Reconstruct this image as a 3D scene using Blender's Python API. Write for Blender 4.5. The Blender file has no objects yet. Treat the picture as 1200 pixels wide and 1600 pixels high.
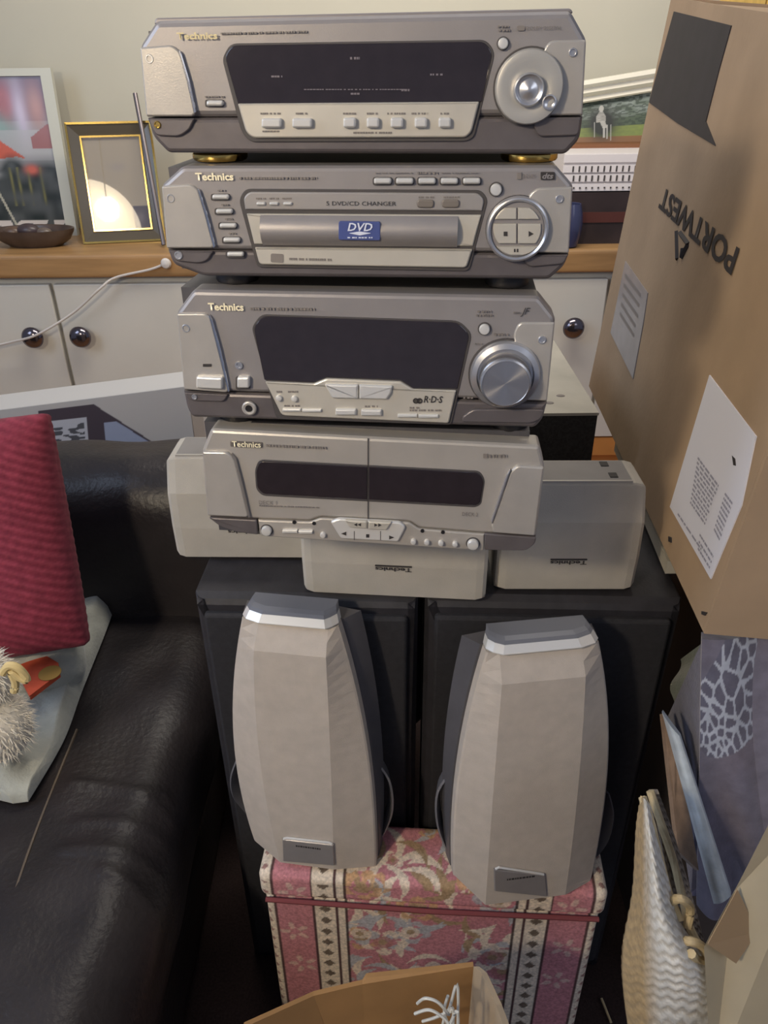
import bpy, math, random
import numpy as np
from mathutils import Vector, Matrix
random.seed(7)
S = bpy.context.scene
COL = S.collection

# ---------------------------------------------------------------- camera, world, lights, exposure
CAMZ = 1.30
PITCH, ROLL, FPX = math.radians(30.46), math.radians(0.61), 1200.0
fwd = Vector((0, math.cos(PITCH), -math.sin(PITCH)))
r0 = Vector((1, 0, 0)); d0 = fwd.cross(r0)
right = r0 * math.cos(ROLL) + d0 * math.sin(ROLL)
down = -r0 * math.sin(ROLL) + d0 * math.cos(ROLL)
CAM = Vector((0, 0, CAMZ))
cd = bpy.data.cameras.new('camera'); cam = bpy.data.objects.new('camera', cd); COL.objects.link(cam)
cd.sensor_fit = 'VERTICAL'; cd.sensor_height = 32; cd.sensor_width = 24; cd.lens = FPX / 1600 * 32
cd.clip_start = 0.01
m = Matrix((right, -down, -fwd)).transposed().to_4x4(); m.translation = CAM
cam.matrix_world = m
S.camera = cam
S.view_settings.view_transform = 'Standard'; S.view_settings.look = 'None'
S.view_settings.gamma = 1; S.view_settings.use_curve_mapping = False
S.view_settings.exposure = 0.0
w = bpy.data.worlds.new('world'); S.world = w; w.use_nodes = True
w.node_tree.nodes['Background'].inputs[0].default_value = (0.62, 0.70, 0.95, 1)
w.node_tree.nodes['Background'].inputs[1].default_value = 0.26

def area(name, loc, target, size, power, col, sy=None):
    l = bpy.data.lights.new(name, 'AREA'); l.energy = power; l.color = col; l.size = size
    if sy: l.shape = 'RECTANGLE'; l.size_y = sy
    o = bpy.data.objects.new(name, l); COL.objects.link(o); o.location = loc
    o.rotation_euler = (Vector(target) - Vector(loc)).to_track_quat('-Z', 'Y').to_euler()
    return o
area('window_daylight', (-1.9, 0.3, 2.1), (0.2, 1.0, 0.9), 1.1, 22, (0.62, 0.76, 1.0), 1.3)
area('far_window_daylight', (1.6, -1.2, 2.2), (0.5, 0.9, 0.9), 1.0, 7, (0.85, 0.90, 1.0), 1.0)
area('wall_fill', (0.1, 1.7, 2.5), (0.1, 2.8, 0.8), 1.6, 34, (1.0, 0.92, 0.80), 0.5)  # unseen fill added to brighten the back wall and cupboard doors
LAMP = Vector((-0.80, -0.85, 1.98))

# ---------------------------------------------------------------- helpers
def ray(px, py):
    return fwd + right * ((px - 600) / FPX) + down * ((py - 800) / FPX)
def at(px, py, X=None, Y=None, Z=None):
    d = ray(px, py)
    if X is not None: t = X / d.x
    elif Y is not None: t = Y / d.y
    else: t = (Z - CAMZ) / d.z
    return CAM + d * t
def srgb(r, g, b):
    f = lambda c: ((c / 255 + 0.055) / 1.055) ** 2.4 if c / 255 > 0.04045 else c / 255 / 12.92
    return (f(r), f(g), f(b), 1)
M = {}
def mat(name, col, rough=0.5, metal=0.0, noise=0.0, scale=40, bump=0.0, bscale=200, coat=0.0, spec=0.5,
        emit=None, estr=0, trans=0, attr=False, stretch=None, sheen=0, alpha=None):
    if name in M: return M[name]
    mt = bpy.data.materials.new(name); mt.use_nodes = True
    nt = mt.node_tree; b = nt.nodes['Principled BSDF']
    b.inputs['Base Color'].default_value = col
    b.inputs['Roughness'].default_value = rough; b.inputs['Metallic'].default_value = metal
    b.inputs['Coat Weight'].default_value = coat
    b.inputs['Specular IOR Level'].default_value = spec
    b.inputs['Transmission Weight'].default_value = trans
    if sheen: b.inputs['Sheen Weight'].default_value = sheen
    if alpha: b.inputs['Alpha'].default_value = alpha
    if emit: b.inputs['Emission Color'].default_value = emit; b.inputs['Emission Strength'].default_value = estr
    tc = nt.nodes.new('ShaderNodeTexCoord'); mp = nt.nodes.new('ShaderNodeMapping')
    nt.links.new(tc.outputs['Object'], mp.inputs[0])
    if stretch: mp.inputs['Scale'].default_value = stretch
    src = None
    if attr:
        a = nt.nodes.new('ShaderNodeAttribute'); a.attribute_name = 'Col'; src = a.outputs['Color']
    if noise:
        n = nt.nodes.new('ShaderNodeTexNoise'); n.inputs['Scale'].default_value = scale; n.inputs['Detail'].default_value = 5
        nt.links.new(mp.outputs[0], n.inputs['Vector'])
        mx = nt.nodes.new('ShaderNodeMix'); mx.data_type = 'RGBA'; mx.blend_type = 'MULTIPLY'; mx.inputs[0].default_value = 1
        rp = nt.nodes.new('ShaderNodeMapRange'); rp.inputs[1].default_value = 0.3; rp.inputs[2].default_value = 0.7
        rp.inputs[3].default_value = 1 - noise; rp.inputs[4].default_value = 1 + noise
        nt.links.new(n.outputs['Fac'], rp.inputs[0])
        if src: nt.links.new(src, mx.inputs[6])
        else: mx.inputs[6].default_value = col
        nt.links.new(rp.outputs[0], mx.inputs[7])
        src = mx.outputs[2]
    if src: nt.links.new(src, b.inputs['Base Color'])
    if bump:
        n = nt.nodes.new('ShaderNodeTexNoise'); n.inputs['Scale'].default_value = bscale; n.inputs['Detail'].default_value = 4
        nt.links.new(mp.outputs[0], n.inputs['Vector'])
        bp = nt.nodes.new('ShaderNodeBump'); bp.inputs['Strength'].default_value = bump; bp.inputs['Distance'].default_value = 0.002
        nt.links.new(n.outputs['Fac'], bp.inputs['Height']); nt.links.new(bp.outputs[0], b.inputs['Normal'])
    M[name] = mt
    return mt
silver = mat('silver_plastic', srgb(152, 147, 146), 0.38, 0.35, 0.05, 30, 0.05, 900)
plate_m = mat('plate_silver', srgb(182, 177, 171), 0.33, 0.35, 0.05, 40, 0.05, 900)
silver_lit = mat('silver_plastic_lit', srgb(176, 170, 163), 0.38, 0.3, 0.05, 30, 0.05, 900)  # same silver, brighter light on the tilted bottom unit mixed into the colour
tray_m = mat('tray_silver', srgb(200, 194, 182), 0.36, 0.3, 0.04, 40)
band_m = mat('dark_band', srgb(104, 98, 99), 0.40, 0.3, 0.08, 60)
chassis_m = mat('chassis_grey', srgb(84, 82, 86), 0.5, 0.3, 0.1, 60)
groove_m = mat('groove', srgb(70, 66, 66), 0.6)
window_m = mat('smoked_window', srgb(44, 38, 42), 0.12, 0, 0.1, 80, coat=0.4)
button_m = mat('button_silver', srgb(222, 220, 216), 0.28, 0.35)
chrome = mat('chrome', srgb(225, 225, 228), 0.16, 1.0)
chrome_soft = mat('satin_chrome', srgb(205, 205, 208), 0.28, 0.8, 0.05, 80)
gold = mat('gold', srgb(226, 192, 110), 0.18, 1.0)
black = mat('black_plastic', srgb(30, 28, 30), 0.45)
ink = mat('grey_ink', srgb(124, 117, 112), 0.6)
ink_dark = mat('dark_ink', srgb(50, 46, 46), 0.6)
logo_m = mat('logo_gilt', srgb(252, 240, 205), 0.35, 0.1)
logo_g = mat('logo_bronze', srgb(196, 182, 140), 0.4, 0.1)
print_m = mat('printed_colour', (1, 1, 1, 1), 0.55, attr=True)
print_gloss = mat('printed_gloss', (1, 1, 1, 1), 0.22, attr=True)
fabric_print = mat('woven_print', (1, 1, 1, 1), 0.9, attr=True, noise=0.25, scale=260, bump=0.5, bscale=700, spec=0.2)

def link(name, me, m, parent=None, kind=None):
    if m is not None: me.materials.append(m)
    o = bpy.data.objects.new(name, me); COL.objects.link(o)
    if parent is not None: o.parent = parent
    if kind: o['kind'] = kind
    return o
def tag(o, label, cat, group=None):
    o['label'] = label; o['category'] = cat
    if group: o['group'] = group
    return o
def thing(name, label, cat, loc=(0, 0, 0), rz=0, group=None):
    o = bpy.data.objects.new(name, None); COL.objects.link(o); o.empty_display_size = 0.05
    o.location = loc; o.rotation_euler = (0, 0, rz)
    bpy.context.view_layer.update()
    return tag(o, label, cat, group)
class G:
    def __init__(s): s.v = []; s.f = []; s.c = None
    def add(s, vs, fs):
        n = len(s.v); s.v += [tuple(v) for v in vs]; s.f += [tuple(i + n for i in f) for f in fs]; return s
    def box(s, a, b):
        (x0, y0, z0), (x1, y1, z1) = a, b
        return s.add([(x0, y0, z0), (x1, y0, z0), (x1, y1, z0), (x0, y1, z0), (x0, y0, z1), (x1, y0, z1), (x1, y1, z1), (x0, y1, z1)],
                     [(0, 3, 2, 1), (4, 5, 6, 7), (0, 1, 5, 4), (1, 2, 6, 5), (2, 3, 7, 6), (3, 0, 4, 7)])
    def loft(s, rings, caps=True, close=True):
        n = len(rings[0]); vs = [p for r in rings for p in r]; fs = []
        for k in range(len(rings) - 1):
            for i in range(n if close else n - 1):
                j = (i + 1) % n
                fs.append((k * n + i, k * n + j, (k + 1) * n + j, (k + 1) * n + i))
        if caps:
            fs.append(tuple(range(n))[::-1]); fs.append(tuple((len(rings) - 1) * n + i for i in range(n)))
        return s.add(vs, fs)
    def tube(s, pts, r, n=8, taper=None):
        pts = [Vector(p) for p in pts]; rings = []
        up = Vector((0.13, 0.21, 0.97)).normalized()
        for i, p in enumerate(pts):
            t = (pts[min(i + 1, len(pts) - 1)] - pts[max(i - 1, 0)]).normalized()
            if abs(t.dot(up)) > 0.95: a = t.cross(Vector((1, 0, 0))).normalized()
            else: a = t.cross(up).normalized()
            b = t.cross(a); rr = r * (taper[i] if taper else 1)
            rings.append([p + a * math.cos(2 * math.pi * k / n) * rr + b * math.sin(2 * math.pi * k / n) * rr for k in range(n)])
        return s.loft(rings)
    def mesh(s, name, smooth=False):
        me = bpy.data.meshes.new(name); me.from_pydata([tuple(v) for v in s.v], [], s.f)
        import bmesh
        bm = bmesh.new(); bm.from_mesh(me); bmesh.ops.recalc_face_normals(bm, faces=bm.faces); bm.to_mesh(me); bm.free()
        if smooth:
            me.polygons.foreach_set('use_smooth', [True] * len(me.polygons))
            try: me.set_sharp_from_angle(angle=math.radians(38))
            except Exception: pass
        return me
    def build(s, name, m, parent=None, smooth=False, kind=None):
        return link(name, s.mesh(name, smooth), m, parent, kind)
def wbox(name, a, b, m, parent=None):
    return G().box(a, b).build(name, m, parent)
def struct(o): o['kind'] = 'structure'; return o
def catmull(pts, n=8):
    P = [Vector(p) for p in pts]; P = [P[0]] + P + [P[-1]]; out = []
    for i in range(1, len(P) - 2):
        for k in range(n):
            t = k / n; a, b, c, d = P[i - 1:i + 3]
            out.append(0.5 * ((2 * b) + (c - a) * t + (2 * a - 5 * b + 4 * c - d) * t * t + (3 * b - a - 3 * c + d) * t ** 3))
    out.append(P[-2]); return out
def rpoly(pts, r=0.003, n=4):
    """round corners of a 2D polygon; pts may carry own radius as third value"""
    out = []; N = len(pts)
    for i in range(N):
        p = Vector(pts[i][:2]); rr = pts[i][2] if len(pts[i]) > 2 else r
        a = Vector(pts[i - 1][:2]) - p; b = Vector(pts[(i + 1) % N][:2]) - p
        la, lb = a.length, b.length
        rr = min(rr, la * .45, lb * .45)
        if rr < 1e-5: out.append(tuple(p)); continue
        A = p + a / la * rr; B = p + b / lb * rr
        for k in range(n + 1):
            t = k / n; q = A * (1 - t) ** 2 + p * 2 * t * (1 - t) + B * t * t
            out.append((q.x, q.y))
    return out
def inset(poly, d):
    N = len(poly); out = []
    ar = sum(poly[i - 1][0] * poly[i][1] - poly[i][0] * poly[i - 1][1] for i in range(N))
    sg = 1 if ar > 0 else -1
    for i in range(N):
        p = Vector(poly[i]); a = (p - Vector(poly[i - 1])); b = (Vector(poly[(i + 1) % N]) - p)
        if a.length < 1e-9: a = b
        if b.length < 1e-9: b = a
        a.normalize(); b.normalize()
        na = Vector((-a.y, a.x)) * sg; nb = Vector((-b.y, b.x)) * sg
        nn = na + nb
        if nn.length < 1e-6: nn = na
        nn.normalize(); k = 1 / max(0.5, nn.dot(na))
        q = p + nn * d * k; out.append((q.x, q.y))
    return out
def prism(g, poly, yb, yf, bev=0.0):
    """poly in local x,z ; back at y=yb, front at y=yf (yf<yb faces the camera)"""
    rings = [[(x, yb, z) for x, z in poly]]
    if bev:
        s = 1 if yf > yb else -1
        rings.append([(x, yf - s * bev, z) for x, z in poly])
        ip = inset(poly, bev * 0.45); rings.append([(x, yf - s * bev * 0.3, z) for x, z in ip])
        ip = inset(poly, bev); rings.append([(x, yf, z) for x, z in ip])
    else: rings.append([(x, yf, z) for x, z in poly])
    return g.loft(rings)
def circ(cx, cz, r, n=32, rz=None):
    rz = rz or r
    return [(cx + r * math.cos(2 * math.pi * k / n), cz + rz * math.sin(2 * math.pi * k / n)) for k in range(n)]
def lathe_y(g, cx, cz, prof, n=40):
    """prof: list of (radius, y)"""
    return g.loft([[(cx + r * math.cos(2 * math.pi * k / n), y, cz + r * math.sin(2 * math.pi * k / n)) for k in range(n)] for r, y in prof])
def lathe_z(g, c, prof, n=32):
    return g.loft([[(c[0] + r * math.cos(2 * math.pi * k / n), c[1] + r * math.sin(2 * math.pi * k / n), c[2] + z) for k in range(n)] for r, z in prof])
def text(name, s, m, parent, x0, z0, width, height, y, rot=0, bold=0.0, slant=0, th=0.0004, mw=None):
    """text on the local XZ plane facing -Y; x0,z0 lower-left corner of the box it fills"""
    cu = bpy.data.curves.new('tmp', 'FONT'); cu.body = s; cu.extrude = 0; cu.offset = bold; cu.shear = slant; cu.resolution_u = 2
    o = bpy.data.objects.new('tmp', cu); COL.objects.link(o)
    dg = bpy.context.evaluated_depsgraph_get(); dg.update()
    me = bpy.data.meshes.new_from_object(o.evaluated_get(dg)); bpy.data.objects.remove(o)
    co = np.array([v.co[:2] for v in me.vertices]); lo = co.min(0); hi = co.max(0)
    for v in me.vertices:
        u = (v.co.x - lo[0]) / (hi[0] - lo[0]); q = (v.co.y - lo[1]) / (hi[1] - lo[1])
        if rot: u, q = 1 - u, 1 - q
        v.co = (x0 + u * width, y, z0 + q * height)
    me.materials.clear(); me.name = name
    ob = link(name, me, m, parent)
    if mw is not None: ob.matrix_world = mw
    return ob
def noise2(u, v, seed=0, f=6.0):
    """smooth value noise on arrays"""
    rs = np.random.RandomState(seed); T = rs.rand(64, 64)
    x = u * f; y = v * f; xi = np.floor(x).astype(int); yi = np.floor(y).astype(int)
    fx = x - xi; fy = y - yi; fx = fx * fx * (3 - 2 * fx); fy = fy * fy * (3 - 2 * fy)
    g = lambda a, b: T[a % 64, b % 64]
    return (g(xi, yi) * (1 - fx) + g(xi + 1, yi) * fx) * (1 - fy) + (g(xi, yi + 1) * (1 - fx) + g(xi + 1, yi + 1) * fx) * fy
def set_col(me, cols):
    a = me.color_attributes.new('Col', 'FLOAT_COLOR', 'POINT')
    c = np.ones((len(me.vertices), 4), dtype=np.float32); c[:, :3] = np.clip(cols, 0, 1)
    a.data.foreach_set('color', c.ravel())
def print_quad(name, c00, c10, c11, c01, nx, ny, fn, m, parent=None, thick=0.002, world=True, nrm=None, disp=None):
    """a slab whose front carries a print; corners bl, br, tr, tl"""
    c00, c10, c11, c01 = map(Vector, (c00, c10, c11, c01))
    n = (c10 - c00).cross(c01 - c00).normalized() if nrm is None else Vector(nrm)
    u, v = np.meshgrid(np.linspace(0, 1, nx + 1), np.linspace(0, 1, ny + 1)); u = u.ravel(); v = v.ravel()
    A = np.array
    P = (np.outer((1 - u) * (1 - v), A(c00)) + np.outer(u * (1 - v), A(c10)) + np.outer(u * v, A(c11)) + np.outer((1 - u) * v, A(c01)))
    if disp is not None: P = P + np.outer(disp(u, v), A(n))
    fs = [(j * (nx + 1) + i, j * (nx + 1) + i + 1, (j + 1) * (nx + 1) + i + 1, (j + 1) * (nx + 1) + i) for j in range(ny) for i in range(nx)]
    K = len(P); B = [A(c) - A(n) * thick for c in (c00, c10, c11, c01)]
    vs = list(map(tuple, P)) + [tuple(b) for b in B]
    q = (0, nx, (ny + 1) * (nx + 1) - 1, ny * (nx + 1))
    fs.append((K + 3, K + 2, K + 1, K))
    bot = list(range(0, nx + 1)); rgt = [j * (nx + 1) + nx for j in range(ny + 1)]
    top = [ny * (nx + 1) + i for i in range(nx, -1, -1)]; lft = [j * (nx + 1) for j in range(ny, -1, -1)]
    for e, (a, b) in zip((bot, rgt, top, lft), ((K, K + 1), (K + 1, K + 2), (K + 2, K + 3), (K + 3, K))):
        fs.append(tuple([a, b] + e[::-1]))
    me = bpy.data.meshes.new(name); me.from_pydata(vs, [], fs)
    c = fn(u, v); c = np.vstack([c, np.tile(c.mean(0), (4, 1))]); set_col(me, c)
    return link(name, me, m, parent)
def mixc(base, col, k):
    k = np.clip(k, 0, 1)[:, None]; return base * (1 - k) + np.array(col[:3]) * k
def rbox(name, dims, r, n, m, parent=None, colfn=None, disp=None, mw=None, sub=None):
    """rounded box, subdivided surface; local centre at origin"""
    import bmesh
    hx, hy, hz = [d / 2 for d in dims]
    vs = {}; V = []; F = []
    nx, ny, nz = n if isinstance(n, tuple) else (n, n, n)
    def vid(i, j, k):
        key = (i, j, k)
        if key not in vs:
            vs[key] = len(V); V.append((-hx + 2 * hx * i / nx, -hy + 2 * hy * j / ny, -hz + 2 * hz * k / nz))
        return vs[key]
    for i in range(nx):
        for j in range(ny):
            F.append((vid(i, j, 0), vid(i, j + 1, 0), vid(i + 1, j + 1, 0), vid(i + 1, j, 0)))
            F.append((vid(i, j, nz), vid(i + 1, j, nz), vid(i + 1, j + 1, nz), vid(i, j + 1, nz)))
    for i in range(nx):
        for k in range(nz):
            F.append((vid(i, 0, k), vid(i + 1, 0, k), vid(i + 1, 0, k + 1), vid(i, 0, k + 1)))
            F.append((vid(i, ny, k), vid(i, ny, k + 1), vid(i + 1, ny, k + 1), vid(i + 1, ny, k)))
    for j in range(ny):
        for k in range(nz):
            F.append((vid(0, j, k), vid(0, j, k + 1), vid(0, j + 1, k + 1), vid(0, j + 1, k)))
            F.append((vid(nx, j, k), vid(nx, j + 1, k), vid(nx, j + 1, k + 1), vid(nx, j, k + 1)))
    P = np.array(V); H = np.array([hx, hy, hz])
    rr = np.minimum(r, H * 0.98)
    inner = np.clip(P, -(H - rr), H - rr); d = P - inner; L = np.linalg.norm(d / rr, axis=1); L[L == 0] = 1
    N = d / rr; Q = inner + d / L[:, None]
    if disp is not None:
        nn = N / np.maximum(np.linalg.norm(N, axis=1)[:, None], 1e-6)
        Q = disp(Q, nn)
    me = bpy.data.meshes.new(name); me.from_pydata(list(map(tuple, Q)), [], F)
    me.polygons.foreach_set('use_smooth', [True] * len(me.polygons))
    if colfn is not None: set_col(me, colfn(Q))
    o = link(name, me, m, parent)
    if mw is not None: o.matrix_world = mw
    return o
def place(o, x, y, z): pass

# ---------------------------------------------------------------- room
wall_m = mat('wall_paint', srgb(190, 186, 170), 0.85, 0, 0.03, 3)
floor_m = mat('floor_wood', srgb(176, 120, 62), 0.5, 0, 0.22, 5, 0.1, 60, stretch=(6, 0.6, 1))
struct(wbox('wall_back', (-3.0, 2.86, 0), (3.0, 2.96, 2.6), wall_m))
fl = bpy.data.objects.new('floor', None); COL.objects.link(fl); struct(fl)
fm = G().box((-0.06, -0.6, -0.02), (0.06, 0.6, 0)).mesh('floor_board')
fm.materials.append(floor_m)
for i in range(34):
    for j in range(3):
        o = bpy.data.objects.new('floor_board', fm); COL.objects.link(o); o.parent = fl
        o.location = (-2.0 + i * 0.1215, -0.1 + j * 1.203 + (0.3 if i % 2 else 0) - 0.3, -.0045)
G().box((-3, -1.6, -0.06), (3, 2.9, -0.0255)).build('subfloor', black, fl)
struct(wbox('baseboard_back', (-3.0, 2.845, 0), (3.0, 2.86, 0.1), mat('white_gloss', srgb(205, 202, 192), 0.4)))

shade = print_quad('floor_shade', (-1.2, -.7, -.0004), (1.6, -.7, -.0004), (1.6, 1.35, -.0004), (-1.2, 1.35, -.0004), 60, 50, lambda u, v: np.tile(np.array(srgb(54, 42, 40)[:3]), (len(u), 1)) * (.8 + .4 * noise2(u, v, 41, 30))[:, None], fabric_print, None, .004)  # dark sheet added in place of the deep shade on the near floor
tag(shade, 'dark sheet added as shade on the wooden floor under the couch and footstool', 'shade')
# pine door at the right end of the back wall
pine = mat('pine', srgb(214, 178, 96), 0.45, 0, 0.15, 9, stretch=(8, 1, 1))
dr = bpy.data.objects.new('door_1', None); COL.objects.link(dr); struct(dr)
for i in range(6):
    wbox('panel', (1.06 + i * 0.125, 2.80, 0.78), (1.18 + i * 0.125, 2.855, 2.2), pine, dr)

# ---------------------------------------------------------------- sideboard along the back wall
YF = 2.40
ztop = at(600, 393, Y=YF).z; zslab = at(600, 430, Y=YF).z; zdoor = at(700, 688, Y=YF).z
wood_top = mat('worktop_wood', srgb(158, 122, 80), 0.38, 0, 0.2, 7, 0.06, 80, stretch=(0.6, 7, 7))
white_door = mat('door_white', srgb(200, 197, 188), 0.45, 0, 0.04, 4)
g = G(); prism(g, rpoly([(YF, zslab), (YF, ztop), (2.85, ztop), (2.85, zslab)], 0.012, 4), -2.2, 2.0)
g.v = [(y, x, z) for x, y, z in g.v]
wt = tag(g.build('worktop', wood_top), 'long oak-coloured wooden worktop over the white cupboards at the back', 'worktop')
knob_m = mat('knob_pewter', srgb(112, 106, 112), 0.14, 0.9)
def cabinet(x0, x1, xm, label, knobs):
    t = thing('cabinet', label, 'cabinet', (xm, YF + 0.2, 0), 0, 'white cupboards under the wooden worktop')
    L = lambda x: x - xm
    wbox('body', (L(x0) + .004, -0.16, 0.10), (L(x1) - .004, 0.24, zslab - 0.0015), white_door, t)
    wbox('plinth', (L(x0) + .004, -0.15, 0), (L(x1) - .004, 0.24, 0.0985), mat('plinth_wood', srgb(176, 120, 62), .5, 0, .2, 6), t)
    wbox('bottom_rail', (L(x0) + .004, -0.182, 0.10), (L(x1) - .004, -0.161, zdoor - .004), mat('plinth_wood', (0, 0, 0, 1)), t)
    for s, (a, b) in zip((-1, 1), ((x0, xm), (xm, x1))):
        g = G(); prism(g, rpoly([(L(a) + .006, zdoor), (L(b) - .006, zdoor), (L(b) - .006, zslab - .022), (L(a) + .006, zslab - .022)], .004), -0.1605, -0.185, .003)
        d = g.build('door', white_door, t)
        kx, kz = knobs[0 if s < 0 else 1]
        g = G(); lathe_y(g, L(kx), kz, [(.010, -.185), (.010, -.203), (.020, -.207), (.031, -.216), (.034, -.226), (.030, -.236), (.018, -.243), (.004, -.245)], 28)
        g.build('knob', knob_m, d, True)
kz1 = at(85, 531, Y=YF).z; kxa = at(48, 530, Y=YF - .04); kxb = at(123, 529, Y=YF - .04); kxc = at(898, 515, Y=YF - .04)
seam1 = at(95, 530, Y=YF).x; seam2 = at(943, 530, Y=YF).x; mid = (seam1 + seam2) / 2
cabinet(seam1 - (mid - seam1), mid, seam1, 'white two-door cupboard at the left with two round pewter knobs side by side', [(kxa.x, kxa.z), (kxb.x, kxb.z)])
cabinet(mid, seam2 + (mid - seam1), seam2, 'white two-door cupboard right of the hi-fi stack, partly behind the tall carton', [(kxc.x, kxc.z), (seam2 + (seam2 - kxc.x), kxc.z)])

# things on the worktop --------------------------------------------------------
def framed(name, label, cat, pts, Yb, lean, yaw, fn, n, fw, fm, mwid=0.0, mm=None, glassy=True, group=None, pm=None):
    """rectangular framed print: pts = px (bottom-left, bottom-right, top-left)"""
    bl, br = at(*pts[0], Y=Yb), at(*pts[1], Y=Yb)
    return bl, br
# abstract painting
zt = ztop
def paint_fn(u, v):
    c = np.tile(np.array(srgb(150, 150, 150)[:3]), (len(u), 1))
    n1 = noise2(u, v, 3, 7); n2 = noise2(u, v, 5, 14)
    c = mixc(c, srgb(92, 66, 84), (v > .72) * 0.9 * (0.5 + n1))
    c = mixc(c, srgb(160, 84, 84), np.exp(-((u - .62) / .09) ** 2 - ((v - .83) / .13) ** 2) * 1.3)
    c = mixc(c, srgb(200, 185, 205), np.exp(-((u - .75) / .07) ** 2 - ((v - .75) / .2) ** 2) * 1.0)
    c = mixc(c, srgb(176, 130, 120), np.exp(-((u - .9) / .09) ** 2 - ((v - .8) / .15) ** 2))
    c = mixc(c, srgb(130, 165, 155), np.exp(-((u - .45) / .2) ** 2 - ((v - .68) / .08) ** 2) * n1 * 2)
    c = mixc(c, srgb(178, 176, 176), (v < .66) * (v > .46) * 0.7)
    c = mixc(c, srgb(196, 92, 66), ((v > .47 + .02 * n2) & (v < .60 - np.abs(u - .46) * .55 + .02) & (u > .25) & (u < .78)) * 1.0)
    c = mixc(c, srgb(150, 84, 78), ((v > .54) & (v < .70 - np.abs(u - .98) * .5) & (u > .8)) * .9)
    c = mixc(c, srgb(38, 44, 40), np.clip((0.50 - v + 0.10 * (n1 - .5)) * 12, 0, 1) * (0.75 + .25 * n2))
    c = mixc(c, srgb(196, 98, 80), np.exp(-((u - .76) / .06) ** 2 - ((v - .40) / .03) ** 2) * 1.3)
    c = mixc(c, srgb(190, 190, 192), np.exp(-((u - .32) / .1) ** 2 - ((v - .37) / .025) ** 2) * 1.5)
    c = mixc(c, srgb(180, 176, 158), (np.abs(u - (.36 + (.33 - v) * .5)) < .012) * (v < .34) * .9)
    for k in (.55, .62, .72, .84):
        c = mixc(c, srgb(120, 116, 70), np.exp(-((u - k) / .012) ** 2) * (v < .42) * (v > .15) * .8 * n2 * 1.5)
    c = mixc(c, srgb(210, 200, 192), (v < .05) * .9 * (n2 > .35))
    return c
Yp = 2.70
pl0, pr0 = at(-75, 352, Y=Yp), at(118, 352, Y=Yp); ptop = at(92, 100, Y=2.80)
pt = thing('framed_painting', 'large loose painting of orange parasols and dark trees, leaning on the wall at far left', 'painting', ((pl0.x + pr0.x) / 2, Yp, zt))
hw = (pr0.x - pl0.x) / 2; hh = ptop.z - zt - .01
tilt = lambda z: z * 0.11
def tq(x, z, y=0): return (x, tilt(z) + y, z)
white_mount = mat('white_mount', srgb(200, 200, 188), .6)
fw = .035
g = G()
for a, b, c, d in ((-hw, -hw + fw, 0, hh), (hw - fw, hw, 0, hh), (-hw + fw, hw - fw, 0, fw * .7), (-hw + fw, hw - fw, hh - fw * .6, hh)):
    g.add([tq(a, c, 0), tq(b, c, 0), tq(b, d, 0), tq(a, d, 0), tq(a, c, .02), tq(b, c, .02), tq(b, d, .02), tq(a, d, .02)],
          [(0, 1, 2, 3), (7, 6, 5, 4), (0, 4, 5, 1), (1, 5, 6, 2), (2, 6, 7, 3), (3, 7, 4, 0)])
g.build('frame', white_mount, pt)
print_quad('canvas', tq(-hw + fw, fw * .7, .008), tq(hw - fw, fw * .7, .008), tq(hw - fw, hh - fw * .6, .008), tq(-hw + fw, hh - fw * .6, .008), 110, 140, paint_fn, print_gloss, pt, .008)

# gold trimmed photo frame; the glass mirrors the room lamp
Fb = at(196, 380, Y=2.58); Fb.z = zt
fc = at(172, 292, Y=2.62)
nrm = ((CAM - fc).normalized() + (LAMP - (fc + Vector((-.02, 0, -.02)))).normalized()).normalized()
yaw_f = math.atan2(nrm.x, -nrm.y); lean_f = math.asin(nrm.z)
pf = thing('photo_frame', 'black photo frame with thin gold edges, its glass mirroring a lamp', 'photo frame', (Fb.x, Fb.y, zt), yaw_f)
FW, FH = 0.250, 0.345
def fq(x, z, y=0): return (x, math.sin(lean_f) * z + y * math.cos(lean_f), math.cos(lean_f) * z - y * math.sin(lean_f) + 0.002)
def quadring(g, x0, x1, z0, z1, wdt, yo, yi, back=.012):
    o = [(x0, z0), (x1, z0), (x1, z1), (x0, z1)]; i = [(x0 + wdt, z0 + wdt), (x1 - wdt, z0 + wdt), (x1 - wdt, z1 - wdt), (x0 + wdt, z1 - wdt)]
    vs = [fq(x, z, yo) for x, z in o] + [fq(x, z, yi) for x, z in i] + [fq(x, z, back) for x, z in o] + [fq(x, z, back) for x, z in i]
    fs = []
    for k in range(4):
        j = (k + 1) % 4
        fs += [(k, j, 4 + j, 4 + k), (8 + k, 8 + j, j, k), (4 + k, 4 + j, 12 + j, 12 + k), (12 + k, 12 + j, 8 + j, 8 + k)]
    g.add(vs, fs)
hx = FW / 2
mould = mat('black_moulding', srgb(84, 76, 62), .25)
for k in range(4):
    pass
g = G(); quadring(g, -hx, hx, 0, FH, .036, -.006, .004, .016); g.build('moulding', mould, pf)
g = G(); quadring(g, -hx - .003, hx + .003, -.002, FH + .003, .006, -.009, -.008, .012); g.build('outer_gold_edge', gold, pf)
g = G(); quadring(g, -hx + .034, hx - .034, .034, FH - .034, .005, -.001, -.001, .012); g.build('inner_gold_edge', gold, pf)
def ph_fn(u, v):
    c = np.tile(np.array(srgb(186, 172, 148)[:3]), (len(u), 1))
    k = ((u > .70) & (v < .26)); c = mixc(c, srgb(92, 82, 84), k * 1.0)
    c = mixc(c, srgb(130, 118, 118), k * np.exp(-((u - .82) / .08) ** 2 - ((v - .13) / .07) ** 2))
    c = mixc(c, srgb(170, 160, 150), np.exp(-((u - .55) / .15) ** 2 - ((v - .68) / .05) ** 2) * .6)
    return c
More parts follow.
